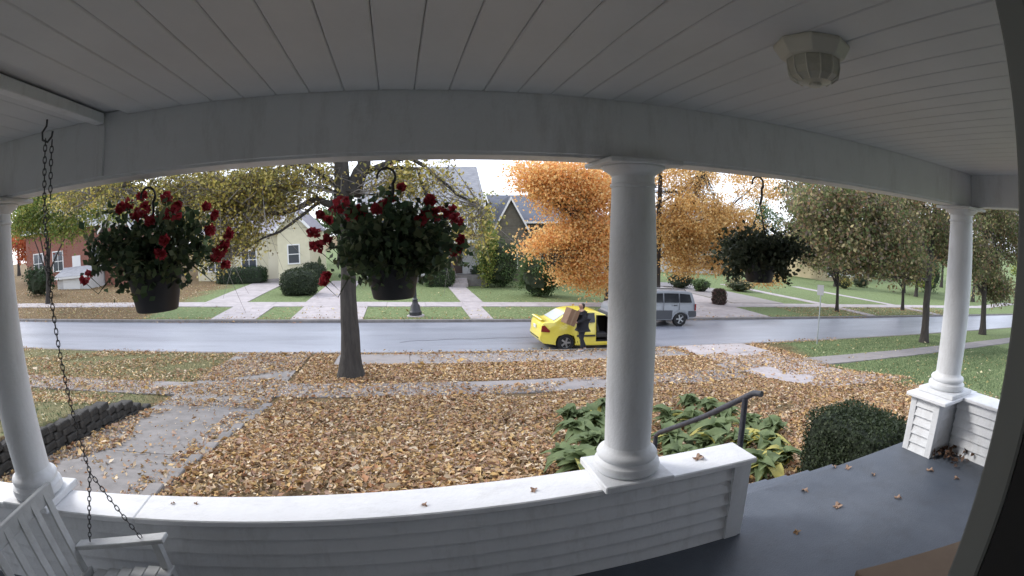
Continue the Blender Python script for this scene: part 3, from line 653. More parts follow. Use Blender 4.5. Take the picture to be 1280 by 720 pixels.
P = [scat(-3.0, 14, 2.6, 11.3, 195000, lambda x, y: soil(x, y) & (patch(x, y, 1.5, .7)+rng.normal(size=len(x))*.9 > -1.5)), scat(-3.0, 14, 12.4, 16.4, 60000, lambda x, y: soil(x, y)),
     scat(-3, 14, 2.6, 8, 1500, lambda x, y: x < edgex(y)+1.2), scat(-30, 26, 16.15, 16.95, 5200, lambda x, y: patch(x, y, .5) > -.6),
     scat(-2.2, 10, 14.6, 16.4, 2600, lambda x, y: patch(x, y) > .0), scat(-16, 10, 11.2, 12.6, 11000, lambda x, y: patch(x, y, .8, 2) > -1.1),
     scat(9.6, 13.6, 8.3, 16.4, 10000, lambda x, y: patch(x, y, 1.1) > -1.6+.25*(y-8)), scat(3.4, 13, 6, 16.5, 1600),
     scat(-5.7, -3.1, 2.7, 16.6, 3600, lambda x, y: patch(x, y, 1.0, 4)+rng.normal(size=len(x)) > .6), scat(-5.65, -4.75, 3.0, 9.5, 2600, lambda x, y: x < -5.0+.25*np.sin(y*2)), scat(-3.6, -2.8, 3, 9.5, 1500), scat(-5.5, -3.2, 3, 10, 260), scat(-5.7, -3.1, 9.9, 11.6, 900), scat(-5.7, -3.1, 12.6, 16.5, 4500, lambda x, y: patch(x, y, 1.3, 1) > -.9), scat(-14, -5.9, 3, 11.2, 9000, lambda x, y: patch(x, y, .8, 3) > -.4), scat(-26, -5.6, 12.5, 16.5, 17000, lambda x, y: patch(x, y, .7, 2) > -1.2), scat(-34, -13, 23.3, 38, 9000), scat(24, 46, 23.2, 26.8, 5000),
     scat(-30, 30, 23.2, 23.6, 2200, lambda x, y: patch(x, y, .4) > -.3), scat(-34, 30, 22.75, 23.02, 900, lambda x, y: patch(x, y, .5) > 0.2)]
p = np.concatenate(P)
road_ = (p[:, 1] > ROAD0) & (p[:, 1] < ROAD1)
onp = paved(p[:, 0], p[:, 1])
z = np.where(road_, ROADZ+tilt(p[:, 0])+.03, ter(p[:, 0], p[:, 1])+np.where(onp, .05, .012))
z = np.where((p[:, 1] > 16.58) & (p[:, 1] < 16.74), -3.895+tilt(p[:, 0]), z)
z += rng.random(len(p))*np.where(onp | road_, .01, .045)
tag(litter_obj('fallen_leaves', np.column_stack([p, z]), .06, LITTER), 'carpet of dry tan and orange leaves over the front yard', 'leaves', kind='stuff')
P = [scat(-20, -5.9, 3, 11.2, 4200, lambda x, y: patch(x, y, .7, 1) > -1.1), scat(-26, -5.8, 12.5, 16.5, 2500, lambda x, y: patch(x, y, .6) > -1.2), scat(-26, -5.8, 11.2, 12.6, 900),
     scat(10, 24, 6, 16.4, 700, lambda x, y: x > edgex(y)), scat(-24, -13, 24, 38, 1500), scat(-30, -13, 23.3, 26.8, 700), scat(-13, 18, 23.3, 26.8, 1100), scat(-6, 14, 28.5, 37, 450), scat(14, 45, 23.2, 27, 2600, lambda x, y: x > 24)]
p = np.concatenate(P); z = ter(p[:, 0], p[:, 1])+.015+rng.random(len(p))*.03+np.where(paved(p[:, 0], p[:, 1]), .035, 0)
tag(litter_obj('fallen_leaves', np.column_stack([p, z]), .068, LITTERY), 'scattered yellow leaves on the lawns beyond the driveway and across the street', 'leaves', kind='stuff')
gp = [scat(10, 28, 4, 16.5, 60000, lambda x, y: (x > edgex(y)+rng.normal(size=len(x))*.25) & ~paved(x, y)), scat(-14, -5.8, 3, 16.5, 16000, lambda x, y: ~((y > 11.2) & (y < 12.5))), scat(2, 9, 2.7, 6, 2500)]
p = np.concatenate(gp); n = len(p); z = ter(p[:, 0], p[:, 1]); h = rng.uniform(.03, .075, n); a = rng.uniform(0, 6.28, n); L = rng.normal(size=(n, 2))*.02
wd = .007
V = np.stack([np.column_stack([p[:, 0]+np.cos(a)*wd, p[:, 1]+np.sin(a)*wd, z]), np.column_stack([p[:, 0]-np.cos(a)*wd, p[:, 1]-np.sin(a)*wd, z]), np.column_stack([p+L, z+h])], 1)
tag(quads('grass', V, GRASS1, k=3), 'short green grass of the side lawns', 'grass', kind='stuff')

# ================================================================== VEHICLES
class Car:
    def __init__(s, root, outline, width, belt, top, length, k=.2, plan=.13): s.root, s.out, s.w, s.belt, s.top, s.L, s.k, s.plan = root, outline, width, belt, top, length, k, plan
    def hw(s, x, z):
        u = abs(2*x/s.L-1); t = max(0, min(1, (z-s.belt)/(s.top-s.belt)))
        lo = max(0, (.55-z))*.10
        return s.w/2*(1-s.plan*u**4)*(1-s.k*t)-lo-.02*max(0, (z-.7)*(s.belt-z))*4
    def shell(s, mats):
        mb = MB(); n = len(s.out); sl_ = [(-1, .05), (-.97, .018), (-.9, .004), (-.6, 0), (0, -.006), (.6, 0), (.9, .004), (.97, .018), (1, .05)]
        vs_ = []
        for f, ins in sl_:
            for x, z in s.out:
                zz = z-ins if z > .6 else z; xx = x+(ins if x < .25 else -ins if x > s.L-.25 else 0)
                vs_.append((xx, f*s.hw(x, z), zz))
        m_ = len(sl_); fs = [(i*n+j, i*n+(j+1) % n, (i+1)*n+(j+1) % n, (i+1)*n+j) for i in range(m_-1) for j in range(n)]
        fs += [tuple(range(n))[::-1], tuple(range((m_-1)*n, m_*n))]
        mb.add(vs_, fs); return mb
    def panel(s, name, poly, side, m_, off=.006, th=.02, parent=None, smooth=False):
        a = [(x, side*(s.hw(x, z)+off), z) for x, z in poly]; b = [(x, side*(s.hw(x, z)+off-th), z) for x, z in poly]; n = len(poly)
        return mk(name, MB().add(a+b, [tuple(range(n)), tuple(range(n, 2*n))[::-1]]+[(i, (i+1) % n, n+(i+1) % n, n+i) for i in range(n)]), m_, parent or s.root)
    def glass(s, name, pts, m_, f=.84, off=.012):                # a pane over part of the outline
        vs_ = []
        for i, (x, z) in enumerate(pts):
            j, k = pts[max(0, i-1)], pts[min(len(pts)-1, i+1)]; d = Vector((k[0]-j[0], k[1]-j[1])).normalized(); nx_, nz_ = -d.y, d.x
            for t in (-1, -.5, 0, .5, 1): vs_.append((x+nx_*off, t*f*s.hw(x, z), z+nz_*off))
        n = len(pts); return mk(name, MB().add(vs_, [(i*5+j, i*5+j+1, (i+1)*5+j+1, (i+1)*5+j) for i in range(n-1) for j in range(4)]), m_, s.root, True)
def arch(cx, r, z0, n=12):                                       # wheel arch points, from front to rear
    a0 = math.asin(max(-1, min(1, (z0-.31)/r))); return [(cx+r*math.cos(a), .31+r*math.sin(a)) for a in np.linspace(a0, math.pi-a0, n)]
RUB = mat('tyre_rubber', (.018, .018, .019), .8); RIM = mat('alloy', (.45, .46, .47), .35, metal=.8); GLS = glass_mat('car_glass'); DARK = mat('car_interior', (.02, .02, .022), .8)
LAMPR = mat('tail_lamp', (.18, .012, .012), .25, spec=.6); TRIM = mat('black_trim', (.03, .03, .032), .55); CHR = mat('plate_white', (.6, .6, .6), .4)
def wheel(root, x, y, r, side, wd=.2):
    wh = link('wheel', None, root, (x, y, r))
    mk('tyre', MB().lathe([(r*.62, -wd/2), (r*.93, -wd/2), (r, -wd/2+.03), (r, wd/2-.03), (r*.93, wd/2), (r*.62, wd/2)], n=28, axis='y', cap=False), RUB, wh, True, 50)
    b = MB(); b.lathe([(r*.64, -.02), (r*.64, .02)], n=28, axis='y'); o = side*wd*.36
    b.lathe([(r*.62, o*.6), (r*.64, o), (r*.58, o)], n=28, axis='y', cap=False)
    for k in range(5):
        a = 2*math.pi*k/5; b.bar((math.cos(a)*r*.08, o*.85, math.sin(a)*r*.08), (math.cos(a)*r*.6, o*.85, math.sin(a)*r*.6), .06, .03, (0, 1, 0))
    b.lathe([(.05, o*.7), (.05, o), (.02, o*1.05)], n=12, axis='y'); mk('rim', b, RIM, wh, angle=35)
    mk('hub_well', MB().lathe([(r*.60, -.06), (r*.6, .06)], n=24, axis='y'), DARK, wh); return wh
def cut(obj, boxes, m_):
    me = obj.data; me.materials.append(m_)
    b = MB(); [b.box(*q) for q in boxes]; c = mk('cutter', b, list(me.materials)); c.data.polygons.foreach_set('material_index', [len(me.materials)-1]*len(c.data.polygons))
    md = obj.modifiers.new('cut', 'BOOLEAN'); md.operation = 'DIFFERENCE'; md.object = c; md.solver = 'EXACT'
    c.matrix_world = obj.matrix_world
    bpy.context.view_layer.update(); dg = bpy.context.evaluated_depsgraph_get(); nm = bpy.data.meshes.new_from_object(obj.evaluated_get(dg), depsgraph=dg)
    obj.modifiers.clear(); obj.data = nm; bpy.data.objects.remove(c); nm.polygons.foreach_set('use_smooth', [True]*len(nm.polygons)); nm.set_sharp_from_angle(angle=math.radians(35))
# ---- yellow saloon
YEL = mat('yellow_paint', (.74, .63, .085), .3, (.66, .55, .07), 1.5, spec=.5); YEL.node_tree.nodes['Principled BSDF'].inputs['Coat Weight'].default_value = .6
yp = PY(707, 432, 16.83); cx0 = yp.x-.95; cy0 = 17.68
car = thing('parked_car', 'yellow saloon car with rear spoiler stopped at the kerb with a door open', 'car', (cx0, cy0, ROADZ+float(tilt(cx0))+.006)); car.rotation_euler = (0, .048, 0)
ol = [(.14, .27), (.03, .38), (0, .50), (.035, .60), (.03, .72), (.05, .90), (.09, 1.0), (.16, 1.035), (.34, 1.045), (.5, 1.05), (.6, 1.10), (.8, 1.235), (.98, 1.345), (1.12, 1.39), (1.35, 1.425), (1.65, 1.44), (1.95, 1.43), (2.2, 1.395), (2.45, 1.31), (2.7, 1.195), (2.95, 1.08), (3.1, 1.015), (3.35, .965), (3.75, .91), (4.05, .83), (4.25, .72), (4.35, .58), (4.36, .45), (4.30, .30), (4.2, .22)]
ol += arch(3.57, .37, .21)+[(3.1, .2), (2.2, .19), (1.4, .2)]+arch(.95, .37, .21)+[(.5, .24)]
C = Car(car, ol, 1.70, .98, 1.44, 4.36)
body = mk('body', C.shell(None), [YEL], car, angle=35)
bpy.context.view_layer.update()
cut(body, [(2.10, -1.0, .33, 3.0, .55, 1.28), (1.2, -.62, .45, 2.2, .55, 1.3)], DARK)
C.glass('rear_window', [(.53, 1.07), (.62, 1.12), (.8, 1.235), (.96, 1.33)], glass_mat('rear_glass_reflection', (.35, .37, .40), .12), .80)  # pale base colour paints a white reflection into the glass
C.glass('windscreen', [(2.26, 1.375), (2.45, 1.31), (2.7, 1.195), (2.95, 1.08), (3.06, 1.035)], GLS)
for sd_ in (-1, 1):
    C.panel('side_window', [(.98, 1.03), (1.18, 1.27), (1.36, 1.345), (1.36, 1.03)], sd_, GLS)
    C.panel('side_window', [(1.42, 1.03), (1.42, 1.355), (2.03, 1.36), (2.03, 1.03)], sd_, GLS)
    C.panel('tail_light', [(.05, .70), (.06, .90), (.16, .93), (.36, .74), (.34, .68)], sd_, LAMPR)
    C.panel('rub_strip', [(1.36, .52), (1.36, .585), (2.06, .585), (2.06, .52)], sd_, TRIM, .014)
    C.panel('door_handle', [(1.46, .86), (1.46, .895), (1.62, .895), (1.62, .86)], sd_, TRIM, .03)
    C.panel('sill_trim', [(1.36, .205), (1.36, .26), (3.16, .25), (3.16, .2)], sd_, YEL, .012)
    C.panel('door_seam', [(1.385, .3), (1.385, 1.0), (1.397, 1.0), (1.397, .3)], sd_, TRIM, .003)
C.panel('side_window', [(2.12, 1.03), (2.12, 1.345), (2.3, 1.32), (2.85, 1.08), (2.85, 1.03)], 1, GLS)
mk('spoiler', MB().prism([(.04, 1.105), (.10, 1.125), (.26, 1.10), (.26, 1.085), (.05, 1.085)], -.62, .62), YEL, car, bevel=.008)
for y in (-.5, .5): mk('spoiler_foot', MB().box(.10, y-.03, 1.03, .22, y+.03, 1.086), YEL, car)
mk('rear_bumper_trim', MB().box(-.012, -.55, .44, .05, .55, .47), TRIM, car)
mk('number_plate', MB().box(.0, -.16, .74, .028, .16, .86), CHR, car)
mk('underbody', MB().box(.5, -.6, .16, 3.9, .6, .3), TRIM, car)
seat = mk('seat', MB().box(2.2, -.55, .40, 2.7, -.1, .58), mat('seat_cloth', (.05, .05, .055), .9), car, bevel=.04)
mk('seat_back', MB().bar((2.2, -.33, .55), (2.02, -.33, 1.12), .44, .13, (0, 1, 0)), MATS['seat_cloth'], car, bevel=.03)
dr_ = link('front_door', None, car, (2.98, -.84, 0), (0, 0, math.radians(62)+math.pi))        # swung open on its front hinge
mk('door_skin', MB().prism([(0, .33), (0, 1.0), (.88, 1.0), (.88, .33)], -.03, .03), YEL, dr_, bevel=.01)
mk('door_window_frame', MB().prism([(.1, 1.0), (.6, 1.29), (.88, 1.30), (.88, 1.0), (.83, 1.0), (.83, 1.25), (.6, 1.24), (.18, 1.0)], -.02, .02), TRIM, dr_)
for x in (.95, 3.57):
    for sd_ in (-1, 1): wheel(car, x, sd_*.745, .305, sd_)
# ---- silver off-roader
SIL = mat('silver_paint', (.27, .285, .31), .32, (.235, .25, .275), 1.5, metal=.3, spec=.5); CLAD = mat('grey_cladding', (.06, .063, .07), .6)
pr_ = PY(841, 400, 21.85); L2 = 4.6; sx0 = pr_.x+.93; sy0 = 22.0
suv = thing('parked_suv', 'silver boxy off road vehicle with grey cladding parked at the far kerb', 'car', (sx0, sy0, ROADZ+float(tilt(sx0))+.03)); suv.matrix_world = Matrix.Translation(suv.location) @ Matrix.Rotation(.048, 4, 'Y') @ Matrix.Rotation(math.pi, 4, 'Z')
ol = [(.10, .42), (.02, .48), (0, .66), (.05, .70), (.05, 1.05), (.09, 1.15), (.22, 1.55), (.30, 1.66), (.45, 1.70), (.9, 1.73), (1.8, 1.745), (2.4, 1.72), (2.62, 1.68), (2.8, 1.58), (3.2, 1.22), (3.3, 1.15), (3.45, 1.12), (4.1, 1.07), (4.4, 1.0), (4.5, .88), (4.52, .7), (4.58, .64), (4.6, .48), (4.5, .38)]
ol += arch(3.64, .45, .33)+[(3.1, .33), (1.5, .33)]+arch(.96, .45, .35)+[(.45, .4)]
C2 = Car(suv, ol, 1.80, 1.12, 1.74, 4.6, .16, .10)
mk('body', C2.shell(None), [SIL], suv, angle=35)
C2.glass('windscreen', [(2.66, 1.67), (2.8, 1.58), (3.2, 1.22), (3.27, 1.18)], GLS, .86); C2.glass('rear_window', [(.10, 1.19), (.15, 1.35), (.21, 1.52), (.24, 1.57)], GLS, .8)
for sd_ in (-1, 1):
    C2.panel('side_window', [(.32, 1.17), (.44, 1.56), (1.02, 1.60), (1.02, 1.17)], sd_, GLS)
    C2.panel('side_window', [(1.10, 1.17), (1.10, 1.605), (1.9, 1.61), (1.9, 1.17)], sd_, GLS)
    C2.panel('side_window', [(1.98, 1.17), (1.98, 1.61), (2.56, 1.58), (3.02, 1.17)], sd_, GLS)
    C2.panel('cladding', [(1.45, .36), (1.45, .80), (3.15, .80), (3.15, .36)], sd_, CLAD, .02)
    C2.panel('cladding', [(.04, .46), (.03, .76), (.5, .76), (.5, .46)], sd_, CLAD, .02)
    C2.panel('wheel_flare', [(.96+.52*math.cos(a), .31+.52*math.sin(a)) for a in np.linspace(.1, math.pi-.1, 12)]+[(.96+.455*math.cos(a), .31+.455*math.sin(a)) for a in np.linspace(math.pi-.1, .1, 12)], sd_, SIL, .03)
    C2.panel('wheel_flare', [(3.64+.52*math.cos(a), .31+.52*math.sin(a)) for a in np.linspace(.1, math.pi-.1, 12)]+[(3.64+.455*math.cos(a), .31+.455*math.sin(a)) for a in np.linspace(math.pi-.1, .1, 12)], sd_, SIL, .03)
    C2.panel('tail_light', [(.04, .78), (.05, 1.10), (.14, 1.10), (.13, .78)], sd_, LAMPR)
    C2.panel('door_handle', [(1.2, 1.02), (1.2, 1.06), (1.38, 1.06), (1.38, 1.02)], sd_, TRIM, .02)
    C2.panel('door_seam', [(1.05, .7), (1.05, 1.15), (1.062, 1.15), (1.062, .7)], sd_, TRIM, .004); C2.panel('door_seam', [(1.94, .7), (1.94, 1.15), (1.952, 1.15), (1.952, .7)], sd_, TRIM, .004)
    mk('roof_rail', MB().tube([(.6, sd_*.6, 1.72), (.7, sd_*.6, 1.80), (2.2, sd_*.6, 1.81), (2.35, sd_*.6, 1.73)], .018, 6), TRIM, suv, True)
mk('rear_bumper', MB().box(-.03, -.8, .46, .1, .8, .66), CLAD, suv, bevel=.03); mk('front_bumper', MB().box(4.5, -.8, .42, 4.64, .8, .64), CLAD, suv, bevel=.03)
mk('underbody', MB().box(.5, -.65, .28, 4.1, .65, .5), TRIM, suv)
for x in (.96, 3.64):
    for sd_ in (-1, 1): wheel(suv, x, sd_*.77, .365, sd_, .23)

# ================================================================== PERSON WITH BOX
def skin(name, V, E_, R_, m_, parent, sub=2):
    me = bpy.data.meshes.new(name); me.from_pydata(V, E_, []); o = link(name, me)
    md = o.modifiers.new('skin', 'SKIN'); md.use_smooth_shade = True
    for i, r in enumerate(R_): me.skin_vertices[0].data[i].radius = r if hasattr(r, '__len__') else (r, r)
    me.skin_vertices[0].data[0].use_root = True
    s2 = o.modifiers.new('sub', 'SUBSURF'); s2.levels = s2.render_levels = sub
    bpy.context.view_layer.update(); dg = bpy.context.evaluated_depsgraph_get(); nm = bpy.data.meshes.new_from_object(o.evaluated_get(dg), depsgraph=dg); nm.materials.clear(); nm.materials.append(m_)
    bpy.data.objects.remove(o); nm.polygons.foreach_set('use_smooth', [True]*len(nm.polygons)); q = link(name, nm, parent); return q
pp = G(728, 440); px_, py_ = pp.x, pp.y
per = thing('person', 'person in dark coat and trousers carrying a cardboard box beside the yellow car', 'person', (px_, py_, tz(px_, py_)+.035), math.pi+.12)
SK = mat('skin', (.30, .18, .13), .6); COAT = mat('coat_cloth', (.012, .012, .015), .95, (.02, .02, .025), 9, .3, 60); JEAN = mat('trouser_cloth', (.018, .02, .028), .9); SHOE = mat('shoe', (.35, .35, .36), .6); HAIR = mat('hair', (.015, .012, .01), .7)
LG = {s: [(0, s*.09, .88), (.09 if s > 0 else .03, s*.10, .49), (.06 if s > 0 else -.16, s*.10, .09)] for s in (1, -1)}
AR = {s: [(.02, s*.17, 1.37), (.10, s*.235, 1.12), (.33, s*.20, 1.06)] for s in (1, -1)}
V = [(0, 0, .92), (0, 0, 1.12), (.02, 0, 1.33), (.03, 0, 1.42), (.045, 0, 1.475), (.055, 0, 1.53), (.06, 0, 1.60), (.055, 0, 1.655)]; E_ = [(i, i+1) for i in range(7)]; R_ = [(.13, .15), (.11, .13), (.11, .15), (.07, .09), .055, (.085, .08), (.105, .09), (.07, .065)]
for s in (1, -1):
    k = len(V); V += LG[s]+[(LG[s][2][0]+.15, s*.11, .045)]; E_ += [(0, k), (k, k+1), (k+1, k+2), (k+2, k+3)]; R_ += [.085, .058, .042, (.038, .03)]
    k = len(V); h = AR[s][2]; V += AR[s]+[(h[0]+.06, s*.19, 1.065)]; E_ += [(3, k), (k, k+1), (k+1, k+2), (k+2, k+3)]; R_ += [.055, .042, .032, (.04, .02)]
    for f in range(4):
        k2 = len(V); V += [(h[0]+.12, s*(.17-.0), 1.035+f*.022), (h[0]+.15, s*.145, 1.03+f*.023)]; E_ += [(k+3, k2), (k2, k2+1)]; R_ += [.0095, .008]
    k2 = len(V); V += [(h[0]+.08, s*.165, 1.105), (h[0]+.11, s*.15, 1.125)]; E_ += [(k+3, k2), (k2, k2+1)]; R_ += [.011, .009]
bd = skin('body', V, E_, R_, SK, per)
for s in (1, -1): mk('eye', MB().lathe([(.001, .0), (.008, .004), (.001, .008)], (.137, s*.03, 1.595), 8), HAIR, per)
mk('nose', MB().tube([(.135, 0, 1.60), (.163, 0, 1.57), (.14, 0, 1.56)], [.008, .012, .008], 6), SK, per)
V = [(0, 0, .93), (0, 0, .72), (0, 0, 1.12), (.02, 0, 1.32), (.025, 0, 1.415), (.035, 0, 1.45)]; E_ = [(0, 1), (0, 2), (2, 3), (3, 4), (4, 5)]; R_ = [(.20, .235), (.20, .24), (.175, .21), (.155, .215), (.10, .14), (.068, .075)]
for s in (1, -1):
    k = len(V); V += AR[s]; E_ += [(4, k), (k, k+1), (k+1, k+2)]; R_ += [.085, .07, .055]
skin('coat', V, E_, R_, COAT, per)
V = [(0, 0, .9)]; E_ = []; R_ = [(.14, .16)]
for s in (1, -1): k = len(V); V += LG[s]; E_ += [(0, k), (k, k+1), (k+1, k+2)]; R_ += [.10, .075, .06]
skin('trousers', V, E_, R_, JEAN, per)
for s in (1, -1):
    a = LG[s][2]; skin('shoe', [(a[0]-.04, s*.105, .05), (a[0]+.07, s*.11, .045), (a[0]+.18, s*.115, .035)], [(0, 1), (1, 2)], [(.045, .05), (.048, .045), (.04, .03)], SHOE, per)
skin('hair', [(.035, 0, 1.665), (.012, 0, 1.61), (.0, 0, 1.53), (-.005, 0, 1.47)], [(0, 1), (1, 2), (2, 3)], [(.085, .08), (.105, .10), (.075, .085), (.05, .06)], HAIR, per)
R3 = Matrix.Rotation(math.pi+.12, 4, 'Z')
bx_ = thing('carried_box', 'brown cardboard box tilted in the arms of the person in dark coat', 'box'); bx_.matrix_world = Matrix.Translation(Vector(per.location)+(R3 @ Vector((.47, 0, 1.24)))) @ R3 @ Matrix.Rotation(math.radians(-24), 4, 'Y')
mk('carton', MB().box(-.17, -.22, -.27, .17, .22, .27), mat('brown_carton', (.15, .09, .055), .85, (.19, .115, .07), 3), bx_, bevel=.006)
mk('tape', MB().box(-.03, -.222, -.272, .03, .222, .272), mat('tape2', (.21, .14, .085), .5), bx_)

# ================================================================== STREET FURNITURE
lp_ = Vector((.56, 24.1, tz(.56, 24.1)))
lamp = thing('street_lamp', 'black cast iron street lamp on the far verge behind a flower basket', 'street lamp', lp_)
mk('concrete_pad', MB().lathe([(.42, -.05), (.42, .05)], n=24), CONC2, lamp)
mk('base', MB().lathe([(.30, .05), (.30, .22), (.25, .28), (.22, .5), (.15, .6), (.12, .75), (.14, .80), (.09, .86)], n=16), BLACK, lamp, True, 35)
mk('post', MB().lathe([(.085, .86), (.07, 2.4), (.10, 2.45), (.07, 2.5), (.12, 2.62)], n=16), BLACK, lamp, True, 35)
ln = mk('lantern', MB().lathe([(.10, 2.62), (.17, 2.72), (.20, 3.05), (.12, 3.2)], n=12), mat('lantern_glass', (.55, .55, .5), .3), lamp, True, 50)
mk('lantern_cap', MB().lathe([(.21, 3.05), (.14, 3.24), (.04, 3.32), (.03, 3.42)], n=12), BLACK, ln)
sp_ = PY(1021, 431, 15.7); tp = PY(1021, 357, 15.7)
sg = thing('street_sign', 'slim grey metal signpost with small edge-on plate on the green verge', 'sign', (sp_.x, 15.7, tz(sp_.x, 15.7)))
hs = tp.z-sg.location.z
mk('post', MB().tube([(0, 0, -.2), (0, 0, hs)], .028, 8), mat('galvanised', (.30, .32, .32), .5, metal=.3), sg)
mk('plate', MB().box(-.012, -.15, hs-.42, .0, .15, hs+.02), mat('sign_back', (.33, .33, .34), .45), sg, loc=(-.03, 0, 0), rot=(0, 0, .55), bevel=.004)

# ================================================================== HOUSES
def wmat(name, c, c2, lap=0):
    mt = mat(name, c, .75, c2, 3, .1, 30)
    if lap and 'lap' not in mt:
        n = mt.node_tree; p = n.nodes['Principled BSDF']; tc = n.nodes.new('ShaderNodeTexCoord'); wv = n.nodes.new('ShaderNodeTexWave')
        wv.wave_type = 'BANDS'; wv.bands_direction = 'Z'; wv.wave_profile = 'SAW'; wv.inputs['Scale'].default_value = .314/lap
        n.links.new(tc.outputs['Object'], wv.inputs['Vector']); b = n.nodes.new('ShaderNodeBump'); b.inputs['Distance'].default_value = .02; n.links.new(wv.outputs['Fac'], b.inputs['Height']); n.links.new(b.outputs[0], p.inputs['Normal']); mt['lap'] = 1
    return mt
def brick_mat():
    mt, n, p = nodes('red_brick'); t = n.nodes.new('ShaderNodeTexBrick'); tc = n.nodes.new('ShaderNodeTexCoord'); mp = n.nodes.new('ShaderNodeMapping'); mp.inputs['Rotation'].default_value = (math.pi/2, 0, 0)
    n.links.new(tc.outputs['Object'], mp.inputs[0]); n.links.new(mp.outputs[0], t.inputs['Vector']); t.inputs['Scale'].default_value = 4
    t.inputs['Color1'].default_value = (.22, .075, .05, 1); t.inputs['Color2'].default_value = (.28, .10, .065, 1); t.inputs['Mortar'].default_value = (.25, .2, .17, 1); n.links.new(t.outputs[0], p.inputs['Base Color']); p.inputs['Roughness'].default_value = .9
    return mt
def roof_mat(name, c, c2): return mat(name, c, .9, c2, 2, .5, 30, stretch=(1, 1, 3))
TRIMW = mat('house_trim', (.72, .72, .70), .6); PANE = mat('window_pane', (.05, .06, .075), .08, spec=.9); CURT = mat('curtain', (.5, .5, .48), .8)
def window(parent, x, y, z, w_, h, mull=1):               # faces the street (-y)
    f = .09; b = MB(); b.box(x-w_/2-f, y-.06, z-f, x-w_/2, y+.03, z+h+f); b.box(x+w_/2, y-.06, z-f, x+w_/2+f, y+.03, z+h+f); b.box(x-w_/2, y-.06, z+h, x+w_/2, y+.03, z+h+f); b.box(x-w_/2-f*.4, y-.10, z-f, x+w_/2+f*.4, y+.03, z)
    b.box(x-w_/2, y-.045, z+h*.5-.03, x+w_/2, y+.02, z+h*.5+.03)
    for k in range(1, mull+1): xx = x-w_/2+w_*k/(mull+1); b.box(xx-.025, y-.04, z, xx+.025, y+.02, z+h)
    o = mk('window', b, TRIMW, parent); mk('pane', MB().box(x-w_/2, y-.02, z, x+w_/2, y-.004, z+h), PANE, o); return o
def wall_box(root, x0, x1, y0, y1, z0, z1, m_, name='wall'): return mk(name, MB().box(x0, y0, z0, x1, y1, z1), m_, root)
def side_gable(root, x0, x1, y0, y1, ze, zr, m_, wm, ov=.4, th=.14):   # ridge along x
    ym = (y0+y1)/2; k = (zr-ze)/(ym-y0); a = [(y0-ov, ze-ov*k), (ym, zr), (y1+ov, ze-ov*k), (y1+ov, ze-ov*k+th), (ym, zr+th*1.15), (y0-ov, ze-ov*k+th)]
    r = mk('roof', MB().prism(a, x0-ov, x1+ov, axis='x'), m_, root)
    mk('gable_wall', MB().prism([(y0, ze-.02), (ym, zr-.02), (y1, ze-.02)], x0+.01, x1-.01, axis='x'), wm, root)
    mk('fascia', MB().box(x0-ov, y0-ov-.03, ze-ov*k-.06, x1+ov, y0-ov+.02, ze-ov*k+th*.8), TRIMW, r)
    for x in (x0-ov-.02, x1+ov-.03): mk('rake_board', MB().prism([(y0-ov, ze-ov*k-.1), (ym, zr-.1), (y1+ov, ze-ov*k-.1), (y1+ov, ze-ov*k+th), (ym, zr+th), (y0-ov, ze-ov*k+th)], x, x+.05, axis='x'), TRIMW, r)
    return r
def front_gable(root, x0, x1, y0, y1, ze, zr, m_, wm, ov=.35, th=.14):   # ridge along y
    xm = (x0+x1)/2; k = (zr-ze)/(xm-x0); a = [(x0-ov, ze-ov*k), (xm, zr), (x1+ov, ze-ov*k), (x1+ov, ze-ov*k+th), (xm, zr+th*1.15), (x0-ov, ze-ov*k+th)]
    r = mk('roof', MB().prism(a, y0-ov, y1, axis='y'), m_, root); mk('gable_wall', MB().prism([(x0, ze-.02), (xm, zr-.02), (x1, ze-.02)], y0, y1-.01, axis='y'), wm, root)
    mk('rake_board', MB().prism([(x0-ov, ze-ov*k-.12), (xm, zr-.12), (x1+ov, ze-ov*k-.12), (x1+ov, ze-ov*k+th), (xm, zr+th*1.1), (x0-ov, ze-ov*k+th)], y0-ov-.05, y0-ov, axis='y'), TRIMW, r); return r
GREYR = roof_mat('grey_shingle', (.20, .205, .22), (.29, .295, .31)); SLATE = roof_mat('slate_shingle', (.09, .10, .125), (.14, .15, .175)); VIOR = roof_mat('violet_grey_shingle', (.20, .19, .215), (.28, .265, .29))
WSID = wmat('white_siding', (.62, .62, .61), (.55, .55, .54), .13); CREAM = wmat('cream_stucco', (.62, .58, .42), (.56, .52, .37)); TAN = wmat('tan_siding', (.50, .42, .27), (.45, .38, .24), .13); BRN = wmat('brown_shake', (.13, .12, .095), (.18, .165, .13), .15); GSID = wmat('grey_siding', (.40, .41, .42), (.35, .36, .37), .13)
BRICK = brick_mat()
def H(x, y, label): return thing('house', label, 'house', (x, y, tz(x, y)), 0)
# C : white two-storey house with big grey roof
h = H(1.7, 39.2, 'white house with broad grey shingle roof, dormer and columned entry porch'); g0 = h.location.z
x0, x1 = -4.6, 4.3; ez = 2.25-g0
wall_box(h, x0, x1, 0, 8.4, -.3, ez, WSID); side_gable(h, x0, x1, 0, 8.4, ez, 5.35-g0, GREYR, WSID, .45)
wall_box(h, x0-.02, x1+.02, -.03, 8.45, -.3, .55, CONC, 'foundation')
dx = -.85; wall_box(h, dx-.9, dx+.9, 1.0, 4, ez+.2, ez+1.75, WSID, 'dormer_wall'); front_gable(h, dx-.9, dx+.9, 1.0, 4.0, ez+1.72, ez+2.45, GREYR, WSID, .25); window(h, dx, 1.0, ez+.62, .95, .95, 0)
for x, z, w_ in ((-3.2, .95, 1.1), (-1.2, .95, 1.1), (1.0, .95, 1.0), (-3.2, 3.7, 1.0), (-.9, 3.7, 1.0), (1.6, 3.7, 1.0), (3.4, 3.7, .9)): window(h, x, 0, z, w_, 1.5)
